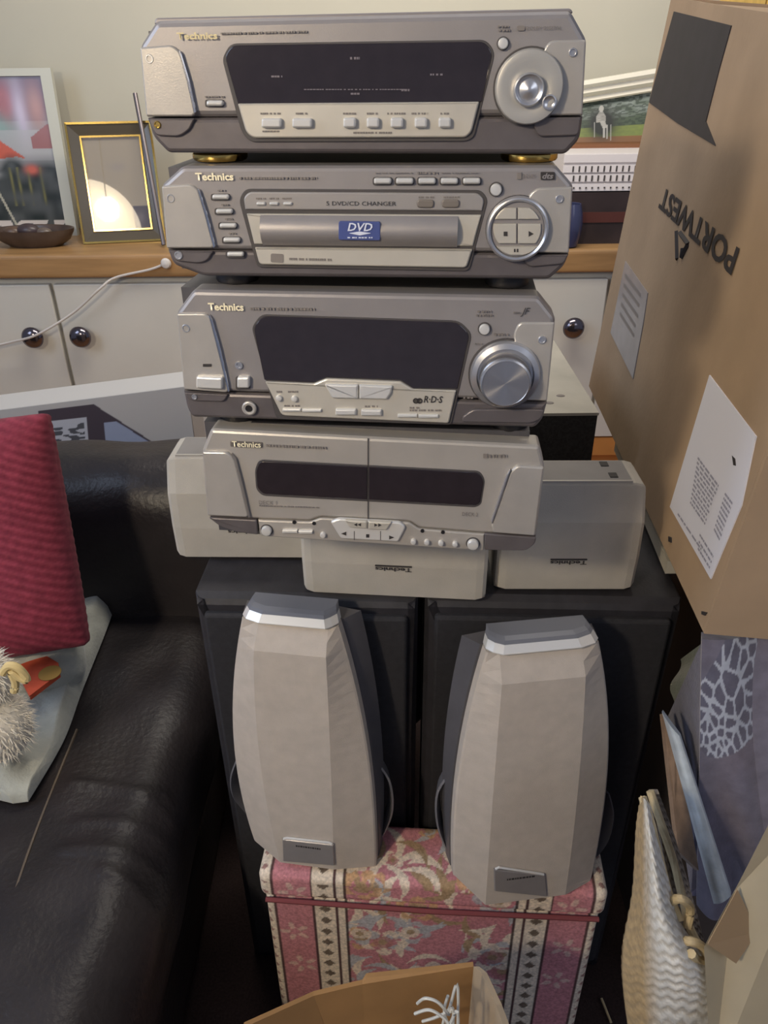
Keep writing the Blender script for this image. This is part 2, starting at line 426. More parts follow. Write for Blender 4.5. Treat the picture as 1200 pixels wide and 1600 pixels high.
print_quad('picture', fq(-hx + .036, .036, .008), fq(hx - .036, .036, .008), fq(hx - .036, FH - .036, .008), fq(-hx + .036, FH - .036, .008), 60, 80, ph_fn, print_m, pf, .003)
glass = bpy.data.materials.new('picture_glass'); glass.use_nodes = True
_nt = glass.node_tree; _nt.nodes.clear(); _o = _nt.nodes.new('ShaderNodeOutputMaterial'); _mx = _nt.nodes.new('ShaderNodeMixShader')
_t = _nt.nodes.new('ShaderNodeBsdfTransparent'); _g = _nt.nodes.new('ShaderNodeBsdfGlossy'); _g.inputs['Roughness'].default_value = .02; _mx.inputs[0].default_value = .16
_nt.links.new(_t.outputs[0], _mx.inputs[1]); _nt.links.new(_g.outputs[0], _mx.inputs[2]); _nt.links.new(_mx.outputs[0], _o.inputs[0])
g = G(); a = hx - .037
g.add([fq(-a, .037, .003), fq(a, .037, .003), fq(a, FH - .037, .003), fq(-a, FH - .037, .003), fq(-a, .037, .005), fq(a, .037, .005), fq(a, FH - .037, .005), fq(-a, FH - .037, .005)],
      [(0, 1, 2, 3), (7, 6, 5, 4), (0, 4, 5, 1), (1, 5, 6, 2), (2, 6, 7, 3), (3, 7, 4, 0)])
g.build('glass', glass, pf)
# slim rod leaning beside the frame
rb, rt = at(256, 384, Y=2.50), at(211, 146, Y=2.66)
rb.z = zt + .006
g = G(); g.tube([rb - rb, (rt - rb) * .5, rt - rb], .007, 10)
o = g.build('metal_rod', mat('dull_metal', srgb(120, 112, 112), .35, .7), None, True); o.location = rb
tag(o, 'slim dull metal rod leaning across the right side of the photo frame', 'rod')
# dark oval dish
db = at(48, 384, Y=2.5); g = G()
rings = []
for rx, ry, z in ((.08, .045, 0), (.11, .06, .018), (.125, .07, .042), (.128, .072, .052), (.12, .066, .05), (.10, .055, .026), (.05, .026, .014)):
    rings.append([(rx * math.cos(t), ry * math.sin(t), z) for t in [2 * math.pi * k / 36 for k in range(36)]])
g.loft(rings); o = g.build('oval_dish', mat('dark_wood', srgb(76, 62, 54), .3, 0, .3, 18), None, True)
o.location = (db.x, 2.545, zt); tag(o, 'shallow dark brown oval dish in front of the painting', 'dish')
for i, (px, py, c, rr) in enumerate(((24, 366, (96, 76, 62), .020), (48, 362, (70, 58, 60), .024), (72, 364, (104, 92, 84), .017))):
    q = at(px, py, Y=2.56); g = G(); n = 20
    g.loft([[(rr * math.sin(a) * math.cos(t) * 1.5, rr * math.sin(a) * math.sin(t), rr * .9 * (1 - math.cos(a))) for t in [2 * math.pi * k / n for k in range(n)]] for a in [0.08 + (math.pi - .16) * j / 10 for j in range(11)]])
    o = g.build('pebble', mat('pebble%d' % i, srgb(*c), .35, 0, .2, 30), None, True); o.location = (q.x, 2.545, zt + .024)
    tag(o, ('brown polished pebble in the left of the oval dish', 'large dark pebble in the middle of the oval dish', 'pale grey pebble at the right of the oval dish')[i], 'pebble', 'pebbles in the oval dish')
# cable with white end
cz = YF - .004
cpts = [at(260, 411, Y=YF - .006), at(235, 421, Y=YF - .008), at(180, 434, Y=YF - .012), at(155, 452, Y=YF - .035), at(115, 488, Y=YF - .035), at(60, 522, Y=YF - .055), at(20, 534, Y=YF - .035), at(-30, 545, Y=YF - .035)]
o = thing('white_cable', 'thin white cable hanging across the cupboard doors from the worktop edge', 'cable', cpts[0])
g = G(); g.tube([p - cpts[0] for p in catmull(cpts, 8)], .0038, 8); g.build('cord', mat('cord_white', srgb(196, 190, 184), .5), o, True)
g = G(); lathe_y(g, 0, 0, [(.004, .004), (.012, .002), (.016, -.006), (.012, -.014), (.003, -.017)], 20); g.build('plug', mat('cord_plug', srgb(205, 200, 195), .5), o, True)

# right side of the worktop: dark case, white slotted tray, framed garden print
bx0, bx1 = at(860, 370, Y=2.50), at(1060, 370, Y=2.50)
zc1 = at(930, 300, Y=2.48).z
dc = thing('dark_case', 'dark brown wooden case with a reddish band under the white slotted rack', 'case', ((bx0.x + bx1.x) / 2, 2.62, zt))
hw2 = (bx1.x - bx0.x) / 2
wbox('body', (-hw2, -.14, 0), (hw2, .14, zc1 - zt - .002), mat('case_dark', srgb(48, 38, 38), .45, 0, .3, 12), dc)
wbox('band', (-hw2 + .01, -.143, (zc1 - zt) * .42), (hw2 - .01, -.1402, (zc1 - zt) * .62), mat('case_red', srgb(84, 46, 40), .4), dc)
zc2 = at(930, 240, Y=2.50).z
rk = thing('slotted_rack', 'white plastic rack with rows of small slots on the dark case', 'rack', ((bx0.x + bx1.x) / 2 + .01, 2.62, zc1))
rh = zc2 - zc1; rack_m = mat('rack_white', srgb(226, 220, 220), .4)
wbox('body', (-hw2 + .01, -.125, 0), (hw2 - .01, .12, rh), rack_m, rk)
for k in range(3):
    z0 = rh * (.02 + k * .25)
    wbox('ledge', (-hw2 + .005, -.133 - .001 * k, z0), (hw2 - .005, -.1255, z0 + rh * .20), rack_m, rk)
wbox('top_rail', (-hw2 + .005, -.134, rh * .78), (hw2 - .005, -.1255, rh * .99), rack_m, rk)
sl = G().box((-.0022, -.1365, 0), (.0022, -.1335, rh * .15)).mesh('slot'); sl.materials.append(groove_m)
sm = G().box((-.0022, -.1365, 0), (.0022, -.1335, rh * .04)).mesh('slot_small'); sm.materials.append(groove_m)
for k in range(3):
    for i in range(19):
        o = bpy.data.objects.new('slot', sl if k else sm); COL.objects.link(o); o.parent = rk
        o.location = (-hw2 + .035 + i * .0185 + (2 - k) * .004, 0, rh * (.04 + k * .25) + (rh * .05 if k == 0 else 0))
# framed garden print with a white seated figure
def gar_fn(u, v):
    n1 = noise2(u, v, 11, 16); n2 = noise2(u, v, 12, 40)
    c = np.tile(np.array(srgb(70, 84, 66)[:3]), (len(u), 1))
    c = mixc(c, srgb(140, 150, 145), (v > .55) * n1 * .9)
    c = mixc(c, srgb(44, 56, 46), (n2 > .5) * .7 * (v > .35))
    c = mixc(c, srgb(120, 132, 66), (v < .36) * (v > .12) * (.7 + .3 * n2))
    c = mixc(c, srgb(128, 88, 56), (v < .13) * .9)
    c = mixc(c, srgb(30, 34, 34), np.exp(-((u - .42) / .10) ** 2 - ((v - .45) / .36) ** 2) * 1.6)
    W = srgb(170, 168, 162)
    c = mixc(c, W, (((u - .415) / .017) ** 2 + ((v - .80) / .075) ** 2 < 1) * .9)
    c = mixc(c, W, ((np.abs(u - .412) < .012 + .022 * np.clip((.74 - v) / .12, 0, 1)) & (v < .74) & (v > .48)) * .75 * (.6 + .6 * n2))
    c = mixc(c, W, ((np.abs(u - .425 - (.48 - v) * .12) < .018) & (v < .50) & (v > .34)) * .85)
    c = mixc(c, W, ((np.abs(u - .437) < .008) & (v < .36) & (v > .1)) * .9)
    c = mixc(c, W, ((np.abs(u - .458) < .007) & (v < .40) & (v > .08)) * .8)
    c = mixc(c, W, ((np.abs(u - .365) < .005) & (v < .50) & (v > .12)) * .9 + ((np.abs(u - .485) < .005) & (v < .40) & (v > .04)) * .9)
    c = mixc(c, W, ((np.abs(u - .74) < .006) & (v < .30) & (v > .1)) * .9 + (((u - .74) / .012) ** 2 + ((v - .3) / .05) ** 2 < 1))
    return c
Yg = 2.72
gl, gr = at(850, 240, Y=Yg), at(1060, 240, Y=Yg)
gp = thing('garden_picture', 'wide framed garden print with a pale seated figure behind the white slotted rack', 'picture', ((gl.x + gr.x) / 2, Yg, zc2 - .001))
hwg = (gr.x - gl.x) / 2; hg = at(900, 172, Y=Yg).z - zc2; rise = .06
wbox('shelf_edge', (-hwg, -.06, 0), (hwg, .02, .012), mat('gar_wood', srgb(128, 84, 54), .5), gp)
print_quad('print', (-hwg, 0, .0125), (hwg, 0, .0125), (hwg, .06, hg + rise), (-hwg, .06, hg), 200, 70, gar_fn, print_m, gp, .01)
cream = mat('cream_gloss', srgb(238, 232, 214), .18)
for k, (dz, th_) in enumerate(((.006, .012), (.030, .014), (.054, .012))):
    g = G(); a = hg + dz; y = .055 - .012 * k
    g.add([(-hwg, y - .016, a), (hwg, y - .016, a + rise), (hwg, y + .02, a + rise), (-hwg, y + .02, a), (-hwg, y - .012, a + th_), (hwg, y - .012, a + rise + th_), (hwg, y + .02, a + rise + th_), (-hwg, y + .02, a + th_)],
          [(0, 1, 2, 3), (4, 5, 6, 7), (0, 4, 5, 1), (1, 5, 6, 2), (2, 6, 7, 3), (3, 7, 4, 0)])
    g.build('moulding', cream, gp)
# small blue glass bowl
bb = at(886, 385, Y=2.44); g = G()
lathe_z(g, (0, 0, 0), [(.020, 0), (.028, .004), (.037, .04), (.039, .07), (.035, .10), (.028, .125), (.025, .124), (.030, .09), (.012, .02)], 32)
o = g.build('blue_vase', mat('blue_glaze', srgb(62, 66, 96), .18), None, True); o.location = (bb.x, 2.438, zt); tag(o, 'dark blue rounded vase on the worktop peeking out right of the disc changer', 'vase')
# ---------------------------------------------------------------- hi-fi stack
PSI, Y0 = math.radians(5.7), 0.596
ux = Vector((math.cos(PSI), -math.sin(PSI), 0)); uy = Vector((math.sin(PSI), math.cos(PSI), 0))
class Unit:
    def __init__(s, name, label, cat, x, ybot, ytop, depth=.27):
        s.p0 = Vector((x, Y0, 0))
        s.t = None; s.off = 0
        zb = s.uvz(600, ybot); s.z0 = CAMZ * 0 + zb
        s.t = thing(name, label, cat, (x, Y0, zb), -PSI)
        s.org = Vector((x, Y0, zb)); s.g0 = 0
    def hit(s, px, py, off=0):
        d = ray(px, py); p = s.p0 - uy * off
        t = (p - CAM).dot(uy) / d.dot(uy); return CAM + d * t
    def uvz(s, px, py): return s.hit(px, py).z
    def uv(s, px, py, off=0):
        q = s.hit(px, py, off) - s.org; return (q.dot(ux), q.z)
    def poly(s, pts, off=0, r=.0015):
        out = []
        for p in pts:
            a = s.uv(p[0], p[1], off); out.append((a[0], a[1], p[2] if len(p) > 2 else r))
        return rpoly(out, r)
    def plate(s, name, pts, m, f=.002, b=-.004, bev=.0008, r=.0015, parent=None, smooth=False):
        """f: how far the front stands proud of the face, b: back"""
        g = G(); prism(g, s.poly(pts, f, r), -b, -f, bev); return g.build(name, m, parent or s.t, smooth)
    def rect(s, name, x0, y0, x1, y1, m, f=.003, b=-.001, bev=.0008, r=.002, dy=0, parent=None):
        return s.plate(name, [(x0, y0), (x1, y0 + dy), (x1, y1 + dy), (x0, y1)], m, f, b, bev, r, parent)
    def disc(s, name, px, py, rpx, m, prof, n=40, parent=None, off=0):
        c = s.uv(px, py, off); e = s.uv(px + rpx, py, off); R = e[0] - c[0]
        g = G(); lathe_y(g, c[0], c[1], [(R * a, -y) for a, y in prof], n)
        return g.build(name, m, parent or s.t, True)
    def txt(s, name, st, x0, y0, x1, y1, m, f=.0015, bold=0, slant=0, rot=0):
        a = s.uv(x0, y1, f); b = s.uv(x1, y0, f)
        return text(name, st, m, s.t, a[0], a[1], b[0] - a[0], b[1] - a[1], -f - .0002, rot, bold, slant)
    def marks(s, name, x0, y0, x1, h, m=None, f=.0013, dy=0):
        """a line of print too small to read: short strokes"""
        g = G(); x = x0; rnd = random.Random(int(x0 * 7 + y0))
        while x < x1:
            wd = rnd.uniform(2.0, 4.5); yy = y0 + dy * (x - x0) / max(1, x1 - x0)
            a = s.uv(x, yy + h, f); b = s.uv(min(x1, x + wd), yy, f)
            g.box((a[0], -f - .0001, a[1]), (b[0], -f + .0009, b[1])); x += wd + rnd.choice((1.0, 1.2, 3.0))
        return g.build(name, m or ink, s.t)
    def screw(s, px, py, r=6, m=None):
        sc = s.disc('screw', px, py, r, m or chrome_soft, [(1.1, .0), (1.1, .0024), (.95, .003), (.75, .003), (.65, .0022), (.05, .0022)], 20, off=.002)
        return sc
    def rnd(s, name, px, py, r, m=None, h=.004, parent=None):
        s.disc(name + '_recess', px, py, r * 1.22, groove_m, [(1, 0), (1, .0012), (.05, .0012)], 24, off=.001) if r > 6 else None
        return s.disc(name, px, py, r, m or button_m, [(1, 0), (1, h * .75), (.85, h * .95), (.5, h), (.05, h)], 24, off=.001)
    def button(s, x0, y0, x1, y1, dy=0, m=None, f=.0042, well=True, label=None):
        if well and (x1 - x0) > 8:
            s.rect('button_recess', x0 - 1.6, y0 - 1.6, x1 + 1.6, y1 + 1.6, groove_m, .0012, -.001, .0, .0016, dy)
        return s.rect('button', x0, y0, x1, y1, m or button_m, f, 0, .0013, .0016, dy)
    def chassis(s, x0, x1, ytop, yb, dep=.27):
        a = s.uv(x0, yb); b = s.uv(x1, ytop)
        wbox('chassis', (a[0] + .006, .018, a[1] + .002), (b[0] - .006, dep, b[1] - .0025), chassis_m, s.t)
    def foot(s, px, yb, m, ring, h, rr=.017, yy=.035, base=black):
        c = s.uv(px, yb); g = G()
        lathe_z(g, (c[0], yy, 0), [(rr * .96, -h), (rr, -h * .85), (rr, -h * .35), (rr * .9, .002)], 28); f = g.build('foot', base, s.t, True)
        if ring:
            g = G(); lathe_z(g, (c[0], yy, 0), [(rr + .0012, -h * .9), (rr + .0022, -h * .7), (rr + .0022, -h * .3), (rr + .001, -h * .15)], 28); g.build('foot_ring', m, f, True)

# ---- unit 1: topmost, AV control amplifier
U = Unit('control_amplifier', 'topmost silver hi-fi unit with a wide dark display and large flat jog disc', 'hi-fi amplifier', -.014, 241, 25)
U.plate('front_panel', [(243, 32, .003), (892, 17, .003), (917, 62, .003), (911, 181, 0), (228, 183, 0), (217, 72, .003)], silver, 0, -.022, .004)
U.plate('lower_panel', [(229, 184.5, 0), (911, 182, 0), (906, 218, .004), (884, 241, .003), (262, 239, .003), (238, 214, .004)], band_m, -.001, -.022, .003)
U.chassis(232, 905, 30, 238)
U.plate('top_edge', [(243, 28), (892, 13), (896, 21), (240, 38)], mat('top_trim', srgb(140, 134, 134), .4, .3), -.008, -.03, .001)
pl = U.plate('end_plate', [(218, 74), (268, 70, .003), (281, 80, .005), (295, 128), (305, 178, .001), (300, 182), (228, 182)], plate_m, .0025, 0, .0012)
U.plate('chrome_edge', [(279, 78), (283, 82), (297, 128), (307, 176), (303, 179), (293, 130)], chrome, .0032, 0, .0006, parent=pl)
U.plate('end_plate_foot', [(230, 185), (304, 185), (296, 203, .003), (280, 214, .004), (243, 212, .003)], band_m, .0018, 0, .001)
U.plate('end_plate', [(842, 92, .004), (858, 63, .004), (916, 62), (910, 180), (846, 181)], plate_m, .0016, 0, .0012)
U.plate('end_plate_foot', [(830, 184), (908, 183), (904, 212, .003), (840, 214, .004)], band_m, .0018, -.001, .001)
for p in ((234, 92), (895, 82)): U.screw(*p)
U.screw(246, 195, 5, gold)
wn = U.plate('display_window', [(351, 88, .003), (362, 71, .004), (757, 65, .005), (770, 82, .004), (753, 160, .001), (372, 163, .001)], window_m, .0012, -.002, .0006)
U.plate('window_shadow_gap', [(347, 92, .003), (359, 68, .005), (760, 62, .006), (774, 82, .005), (741, 214, .004), (729, 221, .004), (391, 222, .004), (377, 206, .004)], groove_m, .0006, -.002, .0004)
U.plate('control_tray', [(371, 162, .001), (749, 159, .001), (737, 206, .004), (728, 215, .003), (395, 216, .003), (384, 207, .004)], tray_m, .0032, -.001, .0012)
for x0, y0, x1, h in ((424, 118, 441, 3), (547, 89, 562, 4), (475, 139, 640, 1.6), (548, 145, 562, 3), (627, 139, 641, 3.5), (672, 115, 692, 3)):
    U.marks('display_mark', x0, y0, x1, h, mat('display_grey', srgb(120, 112, 118), .4), .0016)
for x0, x1 in ((408, 439), (456, 487)): U.button(x0, 185, x1, 200, f=.0075)
for x in (536, 572.5, 610, 647.5, 685): U.button(x, 184, x + 19.5, 200, f=.0075)
for x0, x1 in ((407, 438), (462, 480), (536, 556), (573, 590), (605, 633), (643, 668), (688, 702)): U.marks('lettering', x0, 176, x1, 3, f=.0036)
U.marks('lettering', 552, 206, 612, 3, f=.0036); U.marks('lettering', 410, 204, 436, 2.5, f=.0036)
U.marks('lettering', 320, 150, 350, 2.5)
U.button(322, 157, 348, 166)
U.rnd('button', 786, 68, 8)
U.disc('dial_surround', 826, 136, 56, groove_m, [(1, 0), (1, .001), (.05, .001)])
dl = U.disc('jog_dial', 826, 136, 53, mat('dial_satin', srgb(198, 194, 186), .3, .5, .03, 20), [(1, 0), (1, .006), (.96, .008), (.80, .0088), (.5, .0070), (.42, .0064), (.05, .0064)], 64, off=.001)
c0 = U.uv(826, 140, .008); e0 = U.uv(850, 140, .008); R0 = e0[0] - c0[0]
g = G(); lathe_y(g, c0[0], c0[1], [(R0, -.006), (R0, -.012), (R0 * .9, -.0136), (R0 * .78, -.013), (R0 * .66, -.0105), (R0 * .45, -.0112), (R0 * .2, -.0124), (.0004, -.0128)], 48)
g.build('dial_hub', chrome_soft, dl, True)
c1 = U.uv(858, 160, .008)
g = G(); lathe_y(g, c1[0], c1[1], [(.0048, -.0068), (.0048, -.0094), (.0040, -.0096), (.0028, -.0086), (.0003, -.0082)], 24); g.build('finger_dimple', chrome_soft, dl, True)
U.txt('logo', 'Technics', 277, 50, 339, 62, logo_g, .0022, .03)
U.marks('model_lettering', 345, 51, 480, 3, dy=-3); U.marks('lettering', 778, 40, 795, 3); U.marks('lettering', 779, 46, 797, 3)
U.txt('surround_logo', 'DOLBY DIGITAL', 822, 40.5, 878, 47, ink, .001)
U.plate('surround_mark', [(808, 40), (820, 40), (820, 48), (808, 48)], ink, .0012, 0, 0)
U1 = U; U1g = [(px,) for px in (322, 833)]

# ---- unit 2: DVD/CD changer
U = Unit('disc_changer', 'second silver hi-fi unit from the top, disc changer with a blue emblem', 'dvd changer', -.013, 437, 262)
U.plate('front_panel', [(284, 260, .003), (869, 259, .003), (896, 290, .003), (889, 396, 0), (261, 390, 0), (251, 290, .003)], silver, 0, -.022, .0035)
U.plate('lower_panel', [(261, 391, 0), (889, 397.5, 0), (882, 416, .004), (858, 437, .003), (318, 432, .003), (270, 414, .004)], band_m, -.001, -.022, .003)
U.chassis(262, 890, 261, 432)
pl = U.plate('end_plate', [(252, 291), (298, 288, .003), (309, 296, .004), (322, 335), (334, 384, .001), (331, 388), (260, 388)], plate_m, .0025, 0, .0012)
U.plate('chrome_edge', [(308, 294), (312, 298), (325, 338), (337, 386), (333, 389), (321, 338)], chrome, .0032, 0, .0006, parent=pl)
U.plate('end_plate_foot', [(263, 391.5), (333, 393), (324, 408, .003), (310, 412, .004), (273, 408, .003)], band_m, .0018, -.001, .001)
U.plate('end_plate', [(824, 308, .004), (838, 294, .004), (895, 292), (889, 396), (834, 395)], plate_m, .0016, 0, .0012)
U.plate('end_plate_foot', [(812, 400), (888, 398), (881, 413, .003), (826, 418, .004)], band_m, .0018, -.001, .001)
for p in ((267, 310), (279, 399), (874, 311)): U.screw(*p)
for k in range(5): U.button(331 + k * 5.8, 304.5 + k * 22.4, 357 + k * 5.8, 312 + k * 22.4, f=.004 if k < 4 else .0035)
for k in range(4): U.marks('lettering', 340 + k * 5.8, 297 + k * 22.4, 352 + k * 5.8, 2)
U.plate('drawer_groove', [(373, 312, .006), (383, 295, .008), (752, 297, .008), (763, 312, .006), (733, 424, .004), (402, 418, .004)], groove_m, .0006, -.002, .0004)
U.plate('drawer_header', [(380, 309, .005), (389, 300, .006), (747, 302, .006), (757, 312, .004), (753, 330, .0005), (383, 328, .0005)], mat('drawer_grey', srgb(160, 155, 152), .4, .3), .0022, 0, .001)
df = U.plate('disc_drawer', [(385, 334, .0005), (752, 336, .0005), (739, 385, .0005), (397, 382, .0005)], tray_m, .0022, 0, .001)
# rounded drawer front
a = U.uv(412, 382); b = U.uv(716, 337); g = G(); K = 9; zh = b[1] - a[1]
rings = []
for xx in (a[0], b[0]):
    rings.append([(xx, -.0022 - .006 * math.sin(math.pi * k / K) ** .8, a[1] + zh * k / K) for k in range(K + 1)])
g.loft(rings); g.build('drawer_bulge', silver, df, True)
U.plate('drawer_sill', [(398, 387, .0005), (738, 390, .0005), (729, 419, .003), (405, 414, .003)], tray_m, .0032, 0, .0012)
for x in (400, 420.5, 442): U.button(x, 316, x + 14, 321.5, f=.0045, well=False)
for x in (400, 421, 441): U.marks('lettering', x, 309, x + 15, 2.5, f=.0026)
for x0, x1 in ((651, 678), (690, 718)):
    U.rect('tinted_button', x0, 312, x1, 325, mat('tinted', srgb(120, 112, 104), .35), .0042, 0, .001, .003); U.marks('lettering', x0 + 3, 307, x1, 2.5, f=.0026)
bd = U.plate('disc_emblem', [(529, 346), (594, 347), (594, 376), (529, 375)], mat('emblem_blue', srgb(72, 84, 140), .35), .0086, .002, .0004)
U.txt('emblem_lettering', 'DVD', 543, 348.5, 582, 361, mat('emblem_white', srgb(215, 220, 235), .4), .0092, .02, .25)
U.plate('emblem_disc', [(545 + 0, 364.5), (562, 361.8), (580, 364.5), (562, 367.8)], M['emblem_white'], .0092, .008, 0, .0008)
U.marks('emblem_lettering', 543, 370.5, 582, 1.8, M['emblem_white'], .0092)
U.txt('drawer_lettering', '5 DVD/CD CHANGER', 510, 315, 619, 321, ink_dark, .0026)
for x in (584, 618.5, 653.5, 688.5, 723.5): U.button(x, 278.5, x + 27, 288, f=.0045)
U.marks('lettering', 652, 269, 684, 3); U.marks('lettering', 586, 270, 645, 1); U.marks('lettering', 690, 270, 750, 1)
U.rnd('button', 775, 296, 9)
U.disc('pad_surround', 808, 357, 50, groove_m, [(1, 0), (1, .001), (.05, .001)])
c = U.uv(808, 357); R = U.uv(857, 357)[0] - c[0]
g = G(); lathe_y(g, c[0], c[1], [(R, 0), (R, -.005), (R * .97, -.0066), (R * .92, -.007), (R * .86, -.0058), (R * .84, -.003)], 64); rg = g.build('chrome_ring', chrome_soft, U.t, True)
U.disc('button_pad', 808, 357, 41, silver, [(1, 0), (1, .0038), (.05, .0038)], 48)
def arcpoly(cx, cy, r, y0, y1, x0, x1, n=10):
    pts = []
    P = []
    for k in range(n + 1):
        y = y0 + (y1 - y0) * k / n; h = math.sqrt(max(0, r * r - (y - cy) ** 2)); P.append((max(x0, cx - h), min(x1, cx + h), y))
    return [(a, y, 0) for a, b, y in P] + [(b, y, 0) for a, b, y in P[::-1]]
for (y0, y1, x0, x1) in ((325, 343, 770, 807), (325, 343, 809.5, 850), (350, 381, 760, 807), (350, 381, 809.5, 860)):
    U.plate('transport_button', arcpoly(808, 357, 37.5, y0, y1, x0, x1), tray_m, .0058, .003, .0006)
U.plate('pause_button', arcpoly(808, 357, 43, 385, 399, 770, 846), tray_m, .0058, .003, .0006)
U.rect('stop_mark', 787, 362, 793, 369, ink_dark, .0061, .005, 0, 0)
U.plate('play_mark', [(826, 361, 0), (834, 365.5, 0), (826, 370, 0)], ink_dark, .0061, .005, 0)
U.rect('pause_mark', 803, 389, 805.5, 394, ink_dark, .0061, .005, 0, 0); U.rect('pause_mark', 807.5, 389, 810, 394, ink_dark, .0061, .005, 0, 0)
U.txt('logo', 'Technics', 306, 270, 364, 282, logo_m, .0016, .03)
U.marks('model_lettering', 374, 277, 495, 3.2)
U.txt('surround_logo', 'DOLBY', 816, 272, 838, 278, ink, .001); U.rect('surround_mark', 808, 270, 815, 280, ink, .0012, 0, 0, 0)
U.rect('badge', 845, 269, 867, 281, ink_dark, .0012, 0, 0, .0005); U.txt('badge_lettering', 'dts', 847, 270.5, 865, 279.5, silver, .0014, .03, .2)
U.plate('disc_mark', [(423, 396), (443, 397), (443, 411), (423, 410)], ink, .0035, .002, 0); U.marks('lettering', 452, 403, 518, 3.5, f=.0035, dy=1.5)
ztp = U.z0 + U.uv(600, 260)[1]
for px in (322, 833): U1.foot(px, 240, gold, True, U1.z0 - ztp - .0003, .0185)
U2 = U

# ---- unit 3: receiver
U = Unit('receiver', 'third silver hi-fi unit from the top, receiver with a protruding round volume knob', 'hi-fi receiver', -.017, 663, 465)
U.plate('front_panel', [(301, 454, .003), (842, 464, .003), (868, 497, .003), (855, 628, 0), (286, 611, 0), (275, 489, .003)], silver, 0, -.022, .0035)
U.plate('lower_panel', [(286, 612.5, 0), (855, 630, 0), (848, 656, .004), (836, 669, .003), (300, 653, .003), (292, 640, .004)], band_m, -.001, -.022, .003)
U.chassis(290, 855, 462, 657)
pl = U.plate('end_plate', [(276, 490), (322, 490, .003), (331, 502, .004), (344, 550), (357, 611, .001), (353, 614), (287, 609)], plate_m, .0025, 0, .0012)
U.plate('chrome_edge', [(326, 491), (332, 500), (346, 550), (359, 612), (356, 614), (342, 550)], chrome, .0032, 0, .0006, parent=pl)
U.plate('end_plate_foot', [(288, 614), (356, 617), (350, 628, .003), (298, 627, .004)], band_m, .0018, -.001, .001)
U.plate('end_plate', [(802, 522, .004), (811, 504, .004), (867, 504), (855, 627), (815, 626)], plate_m, .0016, 0, .0012)
U.plate('end_plate_foot', [(722, 652, .002), (738, 640, .004), (852, 640, .004), (846, 655, .004), (830, 662, .004), (722, 660)], band_m, .0018, -.001, .001)
for p in ((291, 513), (847, 531)): U.screw(*p)
U.screw(304, 620, 4)
U.rect('power_light', 317, 569, 330, 573, ink_dark, .0032, .001, 0, .0003)
U.button(306, 589, 347, 607, f=.0068, dy=2)
U.disc('sensor', 373, 571, 6, chrome_soft, [(1, 0), (1, .0015), (.6, .0015), (.5, .0005), (.05, .0005)], 20, off=.001)
U.button(370, 590, 389, 607, f=.005)
g = G(); c = U.uv(390, 637); lathe_y(g, c[0], c[1], [(.0062, 0), (.0062, -.002), (.0050, -.0028), (.0032, -.0024), (.003, .004)], 28); g.build('headphone_socket', plate_m, U.t, True)
g = G(); lathe_y(g, c[0], c[1], [(.0032, .003), (.0032, -.0015), (.0002, -.0015)], 20); g.build('socket_hole', black, U.t)
win3 = [(396, 512, .004), (409, 494, .005), (716, 504, .005), (734, 522, .005), (715, 608, .001), (646, 607, .001), (626, 594, .001), (510, 590, .001), (490, 598, .001), (413, 594, .001)]
U.plate('window_shadow_gap', [(393, 512, .004), (407, 491, .005), (718, 501, .006), (738, 522, .005), (705, 664, .003), (432, 655, .004)], groove_m, .0006, -.002, .0004)
U.plate('display_window', win3, window_m, .0012, -.001, .0006)
U.plate('control_tray', [(414, 597, .0008), (490, 600, .001), (510, 592, .001), (626, 597, .001), (646, 609, .001), (713, 611, .001), (701, 662, .002), (440, 650, .004)], tray_m, .0030, 0, .0012)
for x, y in ((437, 620), (461, 621)): U.rnd('button', x, y, 5, h=.006)
U.plate('tuning_button', [(507, 601), (559, 602), (559, 624), (519, 623)], button_m, .0062, .002, .0014, .001)
U.plate('tuning_button', [(561, 602), (613, 604), (611, 615), (604, 625), (561, 624)], button_m, .0062, .002, .0014, .001)
for a in ((441, 639, 470, 644), (471.5, 639.8, 502, 644.8), (621, 648, 652, 653), (653.5, 648.8, 685, 653.8)): U.rect('button', *a, button_m, .0052, .002, .0008, .0006)
for a in ((524, 640, 556, 649.5), (564, 641, 596, 650.5)): U.rect('button', *a, button_m, .0062, .002, .0012, .001)
for x0, x1, y in ((432, 442, 611), (450, 466, 611), (444, 470, 633), (640, 690, 640), (570, 590, 634), (640, 655, 636), (530, 545, 612)): U.marks('lettering', x0, y, x1, 2.5, f=.0034)
U.txt('rds_lettering', 'R·D·S', 662, 619, 692, 629, ink_dark, .0034, .02, .2)
for x in (650, 656):
    U.disc('rds_ring', x, 624, 4.5, ink_dark, [(1, .003), (1, .0036), (.6, .0036), (.6, .003)], 20)
U.rnd('button', 757, 514, 8.5)
U.marks('lettering', 746, 486, 768, 2.5); U.marks('lettering', 744, 492, 770, 2.5); U.marks('lettering', 802, 488, 812, 2)
U.txt('script_mark', 'JF', 813, 481, 829, 495, ink_dark, .001, 0, .4)
U.marks('lettering', 772, 522, 795, 2.5); U.marks('lettering', 724, 621, 740, 2); U.marks('lettering', 742, 537, 754, 2)
c = U.uv(789, 584); R = U.uv(844, 584)[0] - c[0]
U.disc('dial_surround', 789, 584, 58, groove_m, [(1, 0), (1, .001), (.05, .001)], 48)
g = G(); lathe_y(g, c[0], c[1], [(R, 0), (R, -.004), (R * .96, -.006), (R * .82, -.0075), (R * .78, -.003), (R * .1, -.003)], 64); vd = g.build('dial_ring', chrome_soft, U.t, True)
kn = mat('turned_metal', srgb(196, 192, 190), .25, .9)
nt = kn.node_tree; bs = nt.nodes['Principled BSDF']; bs.inputs['Anisotropic'].default_value = .9
tn = nt.nodes.new('ShaderNodeTangent'); tn.direction_type = 'RADIAL'; tn.axis = 'Y'; nt.links.new(tn.outputs[0], bs.inputs['Tangent'])
